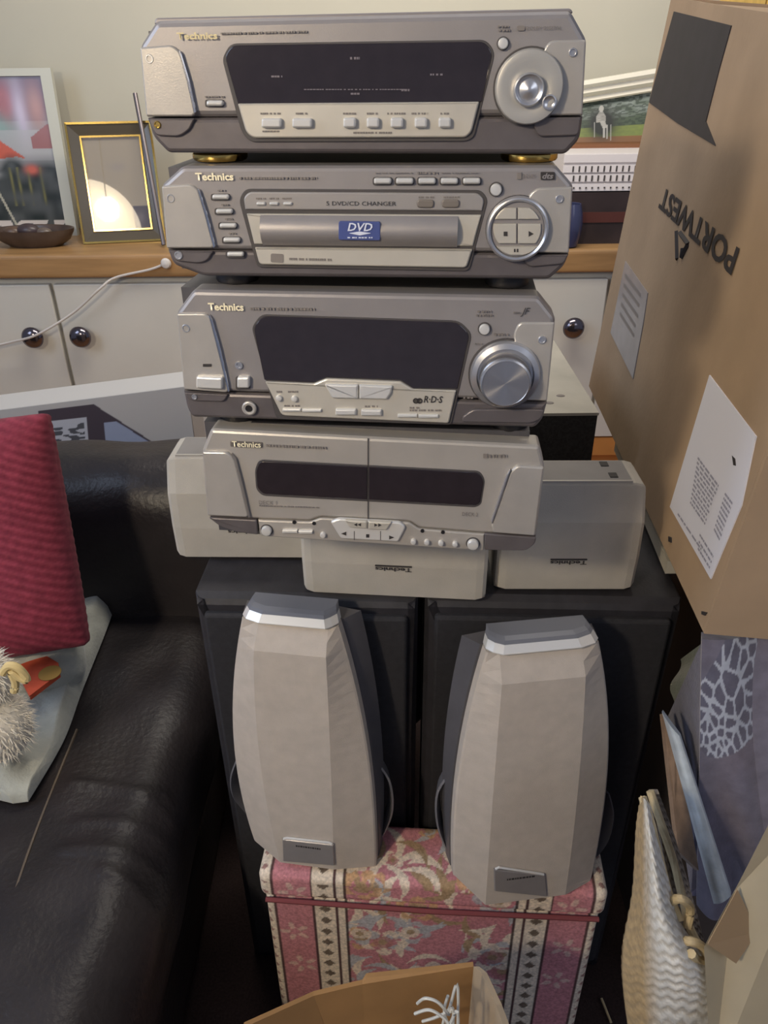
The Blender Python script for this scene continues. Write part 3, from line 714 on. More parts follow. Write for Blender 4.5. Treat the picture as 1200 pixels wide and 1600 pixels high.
g = G(); r1 = R * .735; prof = [(r1, .003), (r1, -.0135), (r1 * .97, -.0165), (r1 * .90, -.0175), (r1 * .88, -.0168), (.0003, -.0168)]
g.loft([[(r * math.cos(2 * math.pi * k / 64), y, r * math.sin(2 * math.pi * k / 64)) for k in range(64)] for r, y in prof])
vk = g.build('volume_knob', kn, U.t, True); vk.location = (c[0], 0, c[1] - .002)
U.txt('logo', 'Technics', 326, 474, 380, 485, logo_m, .0016, .03)
U.marks('model_lettering', 391, 481, 492, 3.2, dy=1)
ztp = U.z0 + U.uv(600, 458)[1]
for px in (352, 796): U2.foot(px, 436, chrome, False, U2.z0 - ztp - .0003, .0175)
U3 = U

# ---- unit 4: double cassette deck
U = Unit('cassette_deck', 'bottom silver hi-fi unit, double cassette deck with a split dark window', 'cassette deck', -.013, 858, 690)
U.plate('front_panel', [(329, 671, .003), (575, 684, 0), (843, 697, .003), (851, 729, .003), (838, 838, 0), (757, 834, 0), (655, 826, .003), (640, 816, .003), (500, 809, .003), (485, 815, .003), (403, 812, 0), (324, 808, 0), (315, 705, .003)], silver_lit, 0, -.022, .003)
U.plate('control_panel', [(403, 813, 0), (485, 816, .002), (500, 810, .002), (640, 817, .002), (655, 827, .002), (757, 835, 0), (756, 861, .002), (406, 838, .002)], silver_lit, .0006, -.02, .0012)
U.chassis(325, 842, 684, 846)
U.plate('door_seam', [(574.2, 686), (576.0, 686), (576.0, 812), (574.2, 812)], groove_m, .0006, -.001, 0, 0)
pl = U.plate('end_plate', [(316, 706), (354, 707, .003), (366, 717, .004), (376, 755), (388, 806, .001), (385, 809), (324, 806)], plate_m, .0035, 0, .0014)
U.plate('groove_edge', [(361, 708, .002), (369, 717, .002), (379, 755), (391, 808, .001), (388, 811), (375, 757)], mat('plate_edge', srgb(150, 145, 142), .3, .5), .0030, 0, .0006, parent=pl)
U.plate('end_plate_foot', [(326, 809), (401, 813), (403, 836), (370, 832, .004), (342, 822, .004)], band_m, .0012, -.012, .001)
U.plate('end_plate', [(850, 731), (808, 728, .003), (797, 738, .004), (786, 772), (768, 822, .001), (771, 833), (836, 838)], plate_m, .0035, 0, .0014)
U.plate('chrome_edge', [(798, 734), (792, 742), (779, 780), (767, 816), (769, 820), (783, 782)], chrome_soft, .0042, 0, .0006)
U.plate('end_plate_foot', [(757, 834), (838, 840), (836, 850, .003), (822, 861, .004), (757, 860)], band_m, .0012, -.012, .001)
U.screw(330, 723, 5, groove_m); U.screw(832, 748, 5, chrome_soft)
U.plate('window_shadow_gap', [(398, 735, .004), (404, 718, .005), (750, 736, .005), (758, 750, .004), (752, 788, .004), (743, 793, .004), (410, 775, .004), (400, 765, .004)], groove_m, .0006, -.001, .0004)
U.plate('cassette_window', [(400, 735, .004), (406, 721, .004), (573.5, 730, 0), (573.5, 781, 0), (411, 772, .004), (402, 763, .003)], window_m, .0014, 0, .0005)
U.plate('cassette_window', [(576.5, 730, 0), (748, 739, .004), (756, 750, .004), (750, 786, .004), (743, 790, .004), (576.5, 781, 0)], window_m, .0014, 0, .0005)
U.txt('logo', 'Technics', 363, 690.5, 407, 698, logo_m, .0024, .02)
U.plate('logo_plate', [(360, 689), (410, 691.5), (410, 700), (360, 698)], mat('logo_back', srgb(104, 98, 94), .4), .001, 0, 0)
U.marks('model_lettering', 416, 695, 510, 3, dy=4); U.txt('lettering', 'DECK 1', 405, 783, 432, 788, ink, .001); U.marks('lettering', 405, 790, 498, 1, dy=3); U.txt('lettering', 'DECK 2', 722, 801, 747, 806, ink, .001)
U.rect('surround_mark', 755, 709.5, 762, 716, ink, .001, 0, 0, 0, 0); U.marks('lettering', 764, 711, 792, 4)
U.rnd('button', 417, 828, 8, h=.005)
for a in ((441, 829, 464.5, 833.5), (466, 830, 488, 834.5)): U.rect('button', *a, button_m, .0035, 0, .0006, .0004)
U.rnd('button', 505, 835, 4.5, h=.004)
for x, y in ((460, 815.5), (491, 817), (660, 829), (692, 831)): U.disc('pinhole', x, y, 3, black, [(1, 0), (1, .0012), (.05, .0012)], 14)
for k, (x, y) in enumerate(((646, 845), (667, 846), (689, 847.5), (711, 849))): U.rnd('button', x, y, 4.3, h=.0045)
U.rnd('button', 739, 849, 9, h=.0055)
pd = U.plate('transport_pad', [(516, 816, .002), (529, 811, .002), (626, 817, .003), (634, 824, .003), (622, 847, .002), (532, 842, .002)], button_m, .0038, 0, .0012)
U.plate('transport_button', [(538, 813), (573.5, 815), (573.5, 827), (546, 825)], tray_m, .0062, .003, .0012)
U.plate('transport_button', [(575.5, 815), (612, 817), (604, 829), (575.5, 828)], tray_m, .0062, .003, .0012)
for x, d in ((553, -1), (559, -1), (590, 1), (596, 1)): U.plate('arrow_mark', [(x, 820, 0), (x + 5 * d * -1, 817.5, 0), (x + 5 * d * -1, 822.5, 0)] if d < 0 else [(x, 820.5, 0), (x - 5, 818, 0), (x - 5, 823, 0)], ink_dark, .0065, .006, 0)
U.plate('arrow_mark', [(533, 834, 0), (541, 831, 0), (541, 837, 0)], ink_dark, .0041, .003, 0)
U.plate('arrow_mark', [(616, 840, 0), (608, 837, 0), (608, 843, 0)], ink_dark, .0041, .003, 0)
U.rect('stop_mark', 572, 835, 577, 840, ink_dark, .0041, .003, 0, 0)
for x in (553, 594): U.rect('pad_seam', x, 830, x + 1, 844, groove_m, .004, .003, 0, 0)
ztp = U.z0 + U.uv(600, 683)[1]
for px in (355, 800): U3.foot(px, 650, chrome, False, max(.002, U3.z0 - ztp - .0003), .0175)
print('gaps', U1.z0 - (U2.z0 + U2.uv(600, 260)[1]), U3.z0 - ztp)
ZBOX = U.z0 - .0205
for px in (365, 800): U.foot(px, 850, chrome, False, U.z0 - ZBOX, .016, .15)
for px in (365, 800): pass
U4 = U

# ---------------------------------------------------------------- three grey speaker boxes under the deck
box_m = mat('box_cloth', srgb(172, 166, 156), .75, 0, .07, 25, .2, 900)
box_top = mat('box_shell', srgb(128, 124, 122), .5, .1, .08, 30)
YT = 0.725
ZT = at(600, 937, Y=YT).z           # top of the black towers
def speaker_box(label, pxl, pxr, yref, Yf, fn=None, top=True, ang=-PSI, hgt=None):
    """lying speaker: front bottom corners at px"""
    a = at(pxl, yref, Y=Yf); b = at(pxr, yref, Y=Yf); wdt = (b.x - a.x)
    t = thing('surround_speaker', label, 'speaker', ((a.x + b.x) / 2, Yf, ZT), ang, 'grey speaker boxes lying on the black towers')
    H = hgt or (ZBOX - ZT); h = wdt / 2
    zf = H * .70
    def ring(x, k):  # profile in y,z scaled about the middle for rounded ends
        pr = [(.008, .0), (.0, .004), (-.002, H * .35), (.001, zf), (.018, H - .002), (.020, H), (.076, H), (.080, H - .004), (.080, 0)]
        cy, czz = .05, H * .5
        return [(x, cy + (y - cy) * k, czz + (z - czz) * k if z > .001 else 0) for y, z in pr]
    g = G(); g.loft([ring(-h, .90), ring(-h + .004, .97), ring(-h + .012, 1), ring(h - .012, 1), ring(h - .004, .97), ring(h, .90)])
    g.build('cabinet', box_m, t)
    g = G(); g.box((-h + .012, .024, H), (h - .016, .072, H + .0014)); g.build('rear_shell', box_top, t)
    g = G(); g.box((-h + .012, .0205, H - .001), (h - .016, .0232, H + .0022)); g.build('bright_strip', plate_m, t)
    for xx, yy in ((h - .030, .030), (h - .034, .058)):
        g = G(); g.box((xx - .009, yy, H + .0014), (xx, yy + .011, H + .0022)); g.build('rubber_pad', black, t)
    lw = .042
    text('logo', 'Technics', ink_dark, t, -lw / 2, H * .30, lw, .0055, -.0030, rot=1, bold=.03)
    g = G(); g.box((-lw / 2, -.0032, H * .30 + .0062), (lw / 2, -.0015, H * .30 + .0078)); g.build('logo_bar', ink_dark, t)
    return t
speaker_box('grey speaker box in the middle under the cassette deck, reddish stain above its small logo', 473, 757, 933, YT + .002)
speaker_box('grey speaker box at the right end under the cassette deck with its top showing', 773, 988, 928, YT + .012, ang=-PSI * .2)
speaker_box('grey speaker box at the left, set back behind the left end of the cassette deck', 274, 500, 862, .812, ang=-PSI * .3)

# ---------------------------------------------------------------- two black tower speakers
blk = mat('tower_veneer', srgb(40, 38, 42), .6, 0, .25, 50, .15, 300)
blk_cloth = mat('tower_grille', srgb(38, 37, 41), .8, 0, .2, 120, .4, 900)
def tower(label, pxl, pxr, py, Yf, ang):
    a = at(pxl, py, Y=Yf); b = at(pxr, py, Y=Yf); wd = b.x - a.x; h = wd / 2
    t = thing('tower_speaker', label, 'speaker', ((a.x + b.x) / 2, Yf, 0), ang, 'black tower speakers under the stack')
    g = G(); prism(g, rpoly([(-h, 0), (h, 0), (h, ZT - .0015), (-h, ZT - .0015)], .003), .185, 0, .012); g.build('cabinet', blk, t)
    g = G(); prism(g, rpoly([(-h + .012, .03), (h - .012, .03), (h - .012, ZT - .022), (-h + .012, ZT - .022)], .006), -.0002, -.009, .004); g.build('grille', blk_cloth, t)
    return t
tower('left black tower speaker behind the left silver speaker', 298, 653, 932, YT + .006, -PSI * .5)
tower('right black tower speaker behind the right silver speaker', 664, 1062, 955, YT - .004, -PSI * .5)

# ---------------------------------------------------------------- the two tapered silver speakers
ZS = CAMZ - 0.92
cloth = mat('grille_cloth', srgb(184, 174, 164), .85, 0, .06, 60, .35, 1400, spec=.2)
shell = mat('speaker_shell', srgb(96, 94, 98), .38, .35, .06, 40)
cap_m = mat('speaker_cap', srgb(112, 114, 122), .45, .2)
def satellite(label, base_px, base_py, yaw, lean, edgeL, edgeR, facL, facR, topfac, cap, plate, finR, finL):
    inn = 1 if base_px < 600 else -1
    org = at(base_px, base_py, Z=ZS + .004)
    t = thing('tapered_speaker', label, 'speaker', (org.x, org.y, ZS), yaw, 'tapered silver speakers on the footstool')
    ax = Vector((math.cos(yaw), math.sin(yaw), 0)); n0 = Vector((-math.sin(yaw), math.cos(yaw), 0))
    az = (Vector((0, 0, math.cos(lean))) + n0 * math.sin(lean)); ay = (n0 * math.cos(lean) - Vector((0, 0, math.sin(lean))))
    def loc(px, py, off=0):
        d = ray(px, py); tt = (org - ay * off - CAM).dot(ay) / d.dot(ay); q = CAM + d * tt - org
        return q.dot(ax), q.dot(az)
    def W(u, v, y):   # plane coords -> local of thing (rotation only yaw)
        zz = v * math.cos(lean) - y * math.sin(lean); yy = v * math.sin(lean) + y * math.cos(lean)
        return (u, yy, max(zz + .004, .0005))
    L = [loc(*p) for p in edgeL]; R = [loc(*p) for p in edgeR]
    # grille: strips by rows; rows at matched heights
    rows = 26; vb = max(min(L, key=lambda q: q[1])[1], min(R, key=lambda q: q[1])[1]); vt = (L[0][1] + R[0][1]) / 2
    def interp(P, v):
        P = sorted(P, key=lambda q: q[1])
        if v <= P[0][1]: return P[0][0]
        for a, b in zip(P, P[1:]):
            if v <= b[1]:
                k = (v - a[1]) / (b[1] - a[1]); return a[0] + (b[0] - a[0]) * k
        return P[-1][0]
    # smooth the outline by quadratic fit through numpy
    def fit(P, deg=3):
        P = np.array(P); cfs = np.polyfit(P[:, 1], P[:, 0], deg); return lambda v: float(np.polyval(cfs, v))
    fL, fR = fit(L), fit(R); cL, cR = fit([loc(*p, .018) for p in facL], 2), fit([loc(*p, .018) for p in facR], 2)
    bot = lambda u, v0: v0
    dL, dR = L[-1][1], R[-1][1]
    rings = []; D = .022
    for k in range(rows + 1):
        s = k / rows; v_l = dL + (vt - dL) * s; v_r = dR + (vt - dR) * s; v_m = (v_l + v_r) / 2
        xl, xr, ml, mr = fL(v_l), fR(v_r), cL(v_m), cR(v_m)
        yl = 0; ym = -D if s < .93 else -D * (1 - (s - .93) / .07 * .8)
        vc = v_m
        rings.append([(xl, v_l, .014), (xl, v_l, yl), (xl + .002, v_l, yl - .002), (ml, vc, ym), (mr, vc, ym), (xr - .002, v_r, yl - .002), (xr, v_r, yl), (xr, v_r, .014)])
    g = G(); g.loft([[W(*p) for p in r] for r in rings]); g.build('grille', cloth, t)
    # rear shell
    rings = []
    for k in range(rows + 1):
        s = k / rows; v_l = dL + (vt - dL) * s; v_r = dR + (vt - dR) * s
        xl, xr = fL(v_l) - .001 - .002 * s, fR(v_r) + .001 + .002 * s; dp = .056 - .014 * s
        i = (xr - xl) * .22
        rings.append([(xl, v_l, .0145), (xr, v_r, .0145), (xr + .002 + max(0, inn) * .014 * s, v_r, .034), (xr - i * .3 + max(0, inn) * .013 * s, v_r, dp * .85), (xr - i, v_r, dp), (xl + i, v_l, dp), (xl + i * .3 + min(0, inn) * .013 * s, v_l, dp * .85), (xl - .002 + min(0, inn) * .014 * s, v_l, .034)])
    g = G(); g.loft([[W(*p) for p in r] for r in rings]); g.build('shell', shell, t, True)
    # top cap
    a = fL(vt); b = fR(vt); c1, c2 = cL(vt), cR(vt)
    capr = [[(a, vt + .002, .014), (a, vt + .002, .002), (a + .006, vt + .002, -.006), (c1 + .002, vt + .002, -.012), (c2 - .002, vt + .002, -.012), (b - .006, vt + .002, -.006), (b, vt + .002, .002), (b, vt + .002, .014)]]
    sh = lambda k: [(x * 1.0 + ((a + b) / 2 - x) * (1 - k[0]), vt + k[1], y + k[2]) for x, v, y in capr[0]]
    g = G(); g.loft([[W(*p) for p in r] for r in (capr[0], sh((1, .003, 0)), sh((.94, .010, .007)))]); cp = g.build('cap', button_m, t)
    g = G(); g.loft([[W(*p) for p in r] for r in (sh((.94, .0101, .007)), sh((.91, .0125, .011)), sh((.88, .014, .018)))]); g.build('cap_top', cap_m, cp)
    # logo plate
    P = [loc(*p, D + .003) for p in plate]
    g = G(); g.loft([[W(u, v, -D + .006) for u, v in P], [W(u, v, -D - .002) for u, v in P], [W(u * .97 + .03 * (P[0][0] + P[1][0]) / 2, v - .0012 if i < 2 else v, -D - .0035) for i, (u, v) in enumerate(P)]])
    lp = g.build('logo_plate', silver, t)
    g = G(); u0, v0 = P[0]; u1, v1 = P[1]
    g.tube([W(u0 + .002, v0, -D - .0022), W(u0 + .006, v0 + .0022, -D - .0022), W(u1 - .006, v1 + .0022, -D - .0022), W(u1 - .002, v1, -D - .0022)], .0017, 8); g.build('chrome_lip', button_m, lp, True)
    g = G(); u = (u0 + u1) / 2 - .016; x = 0
    while x < .032:
        wd = random.uniform(.0015, .004); vv = (v0 + v1) / 2 - .011
        q = [W(u + x, vv, -D - .0036), W(u + x + wd, vv, -D - .0036), W(u + x + wd, vv + .003, -D - .0036), W(u + x, vv + .003, -D - .0036)]
        g.add(q, [(0, 1, 2, 3)]); x += wd + .0008
    g.build('lettering', ink_dark, lp)
    # curved side fins
    for pts, sx in ((finR, 1), (finL, -1)):
        if not pts: continue
        Q = [loc(*p, -.03) for p in pts]
        c = catmull([(u, v, 0) for u, v in Q], 6)
        g = G(); rr = []
        for i, p in enumerate(c):
            q = i / (len(c) - 1); rr.append([W(p.x, p.y, .028), W(p.x + sx * .0022, p.y, .030), W(p.x - sx * .004, p.y, .050), W(p.x - sx * .008, p.y, .048)])
        g.loft(rr); g.build('side_fin', mat('fin_grey', srgb(122, 120, 124), .28, .3), t, True)
    return t
satellite('left tapered silver speaker with cloth front standing on the footstool', 500, 1338, math.radians(-9), math.radians(4),
          [(378, 966), (368, 1040), (363, 1110), (368, 1190), (380, 1250), (397, 1312)],
          [(529, 976), (546, 1040), (563, 1110), (578, 1180), (583, 1260), (588, 1352)],
          [(400, 968), (398, 1100), (412, 1200), (430, 1310)], [(508, 975), (514, 1100), (518, 1200), (522, 1330)],
          None, None, [(441, 1311), (521, 1320), (523, 1352), (442, 1345)],
          [(588, 1190), (608, 1222), (612, 1265), (600, 1300), (588, 1315)], [(372, 1185), (362, 1215), (366, 1245), (385, 1270)])
satellite('right tapered silver speaker with cloth front standing on the footstool', 815, 1382, math.radians(7), math.radians(5),
          [(764, 1003), (745, 1070), (726, 1150), (714, 1210), (711, 1270), (708, 1367)],
          [(938, 1016), (949, 1090), (950, 1170), (947, 1240), (936, 1310), (918, 1397)],
          [(788, 1005), (778, 1130), (768, 1250), (760, 1370)], [(915, 1015), (908, 1130), (900, 1250), (882, 1390)],
          None, None, [(772, 1359), (852, 1367), (855, 1400), (773, 1392)],
          [(950, 1240), (957, 1275), (948, 1315), (928, 1342)], [(706, 1205), (684, 1240), (685, 1290), (702, 1335)])

# ---------------------------------------------------------------- floral footstool
sl0 = at(402, 1372, Z=ZS - .008); sr0 = at(952, 1404, Z=ZS - .008)
SW = (sr0 - sl0).length; sang = math.atan2(sr0.y - sl0.y, sr0.x - sl0.x)
rs = np.random.RandomState(4)
FL = [(rs.uniform(-.13, .13), rs.uniform(-.30, .0), rs.uniform(.022, .038), rs.randint(0, 3), rs.uniform(0, 6.28)) for _ in range(22)]
LV = [(rs.uniform(-.145, .145), rs.uniform(-.34, .10), rs.uniform(.020, .036), rs.uniform(0, 6.28), rs.randint(0, 4)) for _ in range(150)]
FL += [(rs.uniform(-.13, .13), rs.uniform(.01, .10), rs.uniform(.014, .022), rs.randint(0, 3), rs.uniform(0, 6.28)) for _ in range(8)]
ROSE, CREAM, OLIVE, BLUEG = srgb(192, 130, 136), srgb(226, 210, 190), srgb(166, 140, 108), srgb(180, 180, 184)
def stool_cols(x, t):
    """x across in m, t: unrolled distance (front: negative down, top: positive back)"""
    c = np.tile(np.array(ROSE[:3]), (len(x), 1))
    rib = (np.sin(x * 900) > .3) & (np.sin(t * 900) > .3)
    c = mixc(c, srgb(200, 136, 138), rib * .35)
    for (cx, ct, L, a, k) in LV:
        dx = (x - cx) * math.cos(a) + (t - ct) * math.sin(a); dt = -(x - cx) * math.sin(a) + (t - ct) * math.cos(a)
        dt = dt - dx * dx * 18
        inside = (np.abs(dx) < L) & (np.abs(dt) < .0060 * (1 - (dx / L) ** 2))
        c = mixc(c, (CREAM, OLIVE, BLUEG, CREAM)[k], inside * .95)
    for (cx, ct, R, k, ph) in FL:
        r = np.hypot(x - cx, t - ct); th = np.arctan2(t - ct, x - cx) + ph
        pet = r < R * (.62 + .38 * np.abs(np.cos(th * 2.5)))
        ring = pet & (r > R * .62)
        c = mixc(c, (CREAM, srgb(200, 160, 120), BLUEG)[k], ring * .85)
        c = mixc(c, (srgb(176, 120, 116), OLIVE, CREAM)[k], (r < R * .45) * .8)
        c = mixc(c, OLIVE, (r < R * .2) * .9)
    W2 = SW / 2
    for sx in (-1, 1):
        u = x * sx / W2
        c = mixc(c, ROSE, (u > .50) * 1.0)
        c = mixc(c, srgb(200, 136, 138), (u > .5) * rib * .5)
        for (cu, ct) in ((.80, -.03), (.82, -.12), (.79, -.20), (.8, .05)):
            r = np.hypot((u - cu) * W2, t - ct); th = np.arctan2(t - ct, (u - cu) * W2)
            c = mixc(c, CREAM, ((r < .022 * np.abs(np.cos(th * 2.5)) ** 1.5) & (r > .007)) * .5)
        c = mixc(c, srgb(58, 48, 46), ((u > .488) & (u < .70)) * .9)
        c = mixc(c, CREAM, ((u > .50) & (u < .545)) * 1.0)
        c = mixc(c, CREAM, ((u > .56) & (u < .685)) * 1.0)
        dia = (np.abs((u - .622) * W2) + np.abs(((t + 2) % .026) - .013)) < .0085
        c = mixc(c, srgb(90, 74, 62), dia * ((u > .56) & (u < .685)) * .9)
        c = mixc(c, srgb(70, 56, 52), (u > .915) * .9)
        c = mixc(c, CREAM, (u > .93) * 1.0)
        d2 = (np.abs((u - .965) * W2) + np.abs(((t + 2) % .022) - .011)) < .005
        c = mixc(c, srgb(150, 110, 104), d2 * (u > .93) * .9)
    return c
SD = .090
st = thing('footstool', 'footstool covered in rose floral tapestry with cream striped borders', 'footstool', ((sl0.x + sr0.x) / 2, (sl0.y + sr0.y) / 2, 0), sang)
lh = .05
def lid_col(Q):
    t = np.where(Q[:, 2] > .012, Q[:, 1] + SD / 2, (Q[:, 2] - .02))
    return stool_cols(Q[:, 0], t)
def lid_disp(Q, n):
    Q = Q.copy(); k = np.clip(Q[:, 2] / .02, 0, 1)
    Q[:, 2] += k * .003 * np.sin(Q[:, 0] * 21 + 1); return Q
o = rbox('lid', (SW, SD, lh), .012, (240, 50, 20), fabric_print, st, lid_col, None); o.location = (0, SD / 2, ZS - lh / 2 - .0005)
bh = ZS - lh - .002
def body_col(Q): return stool_cols(Q[:, 0], Q[:, 2] - bh / 2 - lh + .01)
o = rbox('body', (SW - .008, SD - .010, bh), .010, (240, 8, 130), fabric_print, st, body_col, None); o.location = (0, SD / 2, bh / 2)
g = G(); g.tube([(-SW / 2 + .008, -.0015, ZS - lh - .001), (0, -.004, ZS - lh - .002), (SW / 2 - .008, -.0015, ZS - lh - .001)], .0035, 8); g.build('piping', mat('piping', srgb(120, 58, 60), .8), st, True)

# ---------------------------------------------------------------- leather couch
leather = mat('black_leather', srgb(42, 38, 39), .38, 0, .25, 12, .45, 130, coat=0.0, spec=.30)
cs = thing('leather_couch', 'black leather couch filling the left foreground with creased seat', 'couch', (-.9, .8, 0))
def wr(f, a, seed):
    def d(Q, n):
        h = (noise2(Q[:, 0] + 9, Q[:, 1] + 9, seed, f) - .5) + .5 * (noise2(Q[:, 0] * 1.3 + 9 + Q[:, 2], Q[:, 1] + 9, seed + 1, f * 2.3) - .5)
        return Q + n * (h * a)[:, None]
    return d
CR = [[(110, 1224), (200, 1232), (240, 1246), (278, 1266)], [(120, 1288), (180, 1284), (250, 1296)], [(160, 1362), (200, 1378), (232, 1406)], [(210, 1235), (250, 1230), (262, 1236)], [(100, 1330), (180, 1330), (260, 1350)]]
CRW = [[at(a, b, Z=.435) - Vector((-.935, .58, 0)) for a, b in l] for l in CR]
def seat_d(Q, n):
    Q2 = wr(5, .014, 2)(Q, n); h = np.zeros(len(Q))
    for l in CRW:
        l2 = catmull(l, 6)
        for a, b in zip(l2, l2[1:]):
            ax_, ay_ = b.x - a.x, b.y - a.y; L2 = ax_ * ax_ + ay_ * ay_ + 1e-12
            t = np.clip(((Q[:, 0] - a.x) * ax_ + (Q[:, 1] - a.y) * ay_) / L2, 0, 1)
            d = np.hypot(Q[:, 0] - a.x - t * ax_, Q[:, 1] - a.y - t * ay_); h = np.maximum(h, np.exp(-(d / .006) ** 2))
    Q2[:, 2] += h * .0035 * (Q[:, 2] > .05); return Q2
seat = rbox('seat_cushion', (1.30, 1.20, .20), .07, (170, 160, 14), leather, cs, None, seat_d); seat.location = (-.035, -.22, .335)
ZSEAT = .435
base = rbox('seat_base', (1.28, 1.15, .22), .03, (4, 4, 4), leather, cs); base.location = (-.05, -.22, .122)
seam = [at(120, 1140, Z=ZSEAT + .003), at(60, 1290, Z=ZSEAT + .003), at(15, 1420, Z=ZSEAT + .003), at(-20, 1540, Z=ZSEAT + .003)]
g = G(); g.tube([p - Vector((-.9, .8, 0)) for p in catmull(seam, 6)], .0022, 6); g.build('seam', mat('seam_brown', srgb(84, 72, 60), .5), cs, True)
bk = rbox('backrest', (1.70, .24, .60), .10, (70, 12, 40), leather, cs, None, wr(4, .03, 6)); bk.location = (.15, .42, .405); bk.rotation_euler = (math.radians(-9), 0, 0)
# ---------------------------------------------------------------- white printed box behind the couch back
a0, a1 = at(-40, 648, Y=1.42), at(292, 604, Y=1.42)
def wb_fn(u, v):
    c = np.tile(np.array(srgb(176, 174, 174)[:3]), (len(u), 1))
    DK = srgb(66, 58, 68)
    k = (u > .30) & (u < .88) & (v < .90) & (v < 2.75 - 3.3 * u)
    c = mixc(c, DK, k * 1.0)
    c = mixc(c, srgb(176, 178, 188), ((u > .345) & (u < .525) & (v < .66)) * 1.0)
    n = noise2(u, v, 9, 26)
    c = mixc(c, srgb(48, 50, 58), ((u > .36) & (u < .51) & (v < .6) & (n > .52)) * .9)
    c = mixc(c, srgb(150, 160, 186), ((u > .60) & (v < .52) & (v < 2.70 - 3.3 * u)) * .9)
    return c
o = thing('printed_box', 'flat white box printed with a dark panel and small pictures, behind the couch back', 'box', (0, 0, 0))
bl, br, tr, tl = at(-40, 720, Y=1.55), at(304, 690, Y=1.55), at(292, 604, Y=1.55), at(-40, 646, Y=1.55)
cen = Vector(((bl.x + br.x) / 2, 1.58, 0)); o.location = cen
f0 = lambda p: p - cen
print_quad('printed_side', f0(bl), f0(br), f0(tr), f0(tl), 220, 70, wb_fn, print_m, o, .002)
g = G(); dpt = Vector((0, .10, 0)); dd = Vector((0, .003, 0))
Q = [f0(q) + dd for q in (bl, br, tr, tl)]
Q[0].z = Q[1].z = .0
g.add(Q + [q + dpt for q in Q], [(0, 1, 2, 3), (7, 6, 5, 4), (0, 4, 5, 1), (1, 5, 6, 2), (2, 6, 7, 3), (3, 7, 4, 0)]); g.build('carton_body', mat('box_white', srgb(180, 178, 176), .6), o)
wbox('stand', (-.3, .02, 0), (.3, .09, .01), mat('box_white', (0, 0, 0, 1)), o) if False else None

# ---------------------------------------------------------------- red cushion, fleece, toy, card
ribm = mat('red_ribbed', (1, 1, 1, 1), .85, attr=True, noise=.2, scale=60, spec=.15, sheen=.05)
def cush(Q):
    c = np.tile(np.array(srgb(130, 54, 68)[:3]), (len(Q), 1))
    s = np.sin((Q[:, 0] * .5 + Q[:, 2]) * 330)
    return mixc(c, srgb(108, 38, 54), (s > .2) * .6)
def cush_d(Q, n):
    # pillow: pinch at the rim
    q = Q.copy(); u = np.abs(q[:, 0]) / .25; v = np.abs(q[:, 2]) / .25
    k = np.clip(1 - u ** 4, 0, 1) ** .5 * np.clip(1 - v ** 4, 0, 1) ** .5
    q[:, 1] *= .12 + .88 * k
    q[:, 1] += .0015 * np.sin((Q[:, 0] * .5 + Q[:, 2]) * 330)
    q[:, 0] *= 1 - .06 * (1 - (v ** 2)) * 0 ; return q
# plane of the cushion: right edge px (76,645)->(138,1005)
cu = rbox('red_cushion', (.50, .14, .50), .012, (90, 12, 110), ribm, None, cush, cush_d)
pT, pB = at(76, 645, Y=1.04), at(140, 1006, Y=.90)
zax = (pT - pB).normalized(); xax = Vector((1, .10, 0)); xax = (xax - zax * xax.dot(zax)).normalized(); yax = zax.cross(xax)
hC = (pT - pB).length
cu.scale = (hC / .5, 1, hC / .5)
mm = Matrix((xax, yax, zax)).transposed().to_4x4(); cc = (pT + pB) / 2 - xax * hC / 2 - yax * 0
mm.translation = cc; cu.matrix_world = mm @ Matrix.Diagonal((hC / .5, 1, hC / .5, 1))
tag(cu, 'red ribbed square cushion leaning on the black leather couch back', 'cushion')

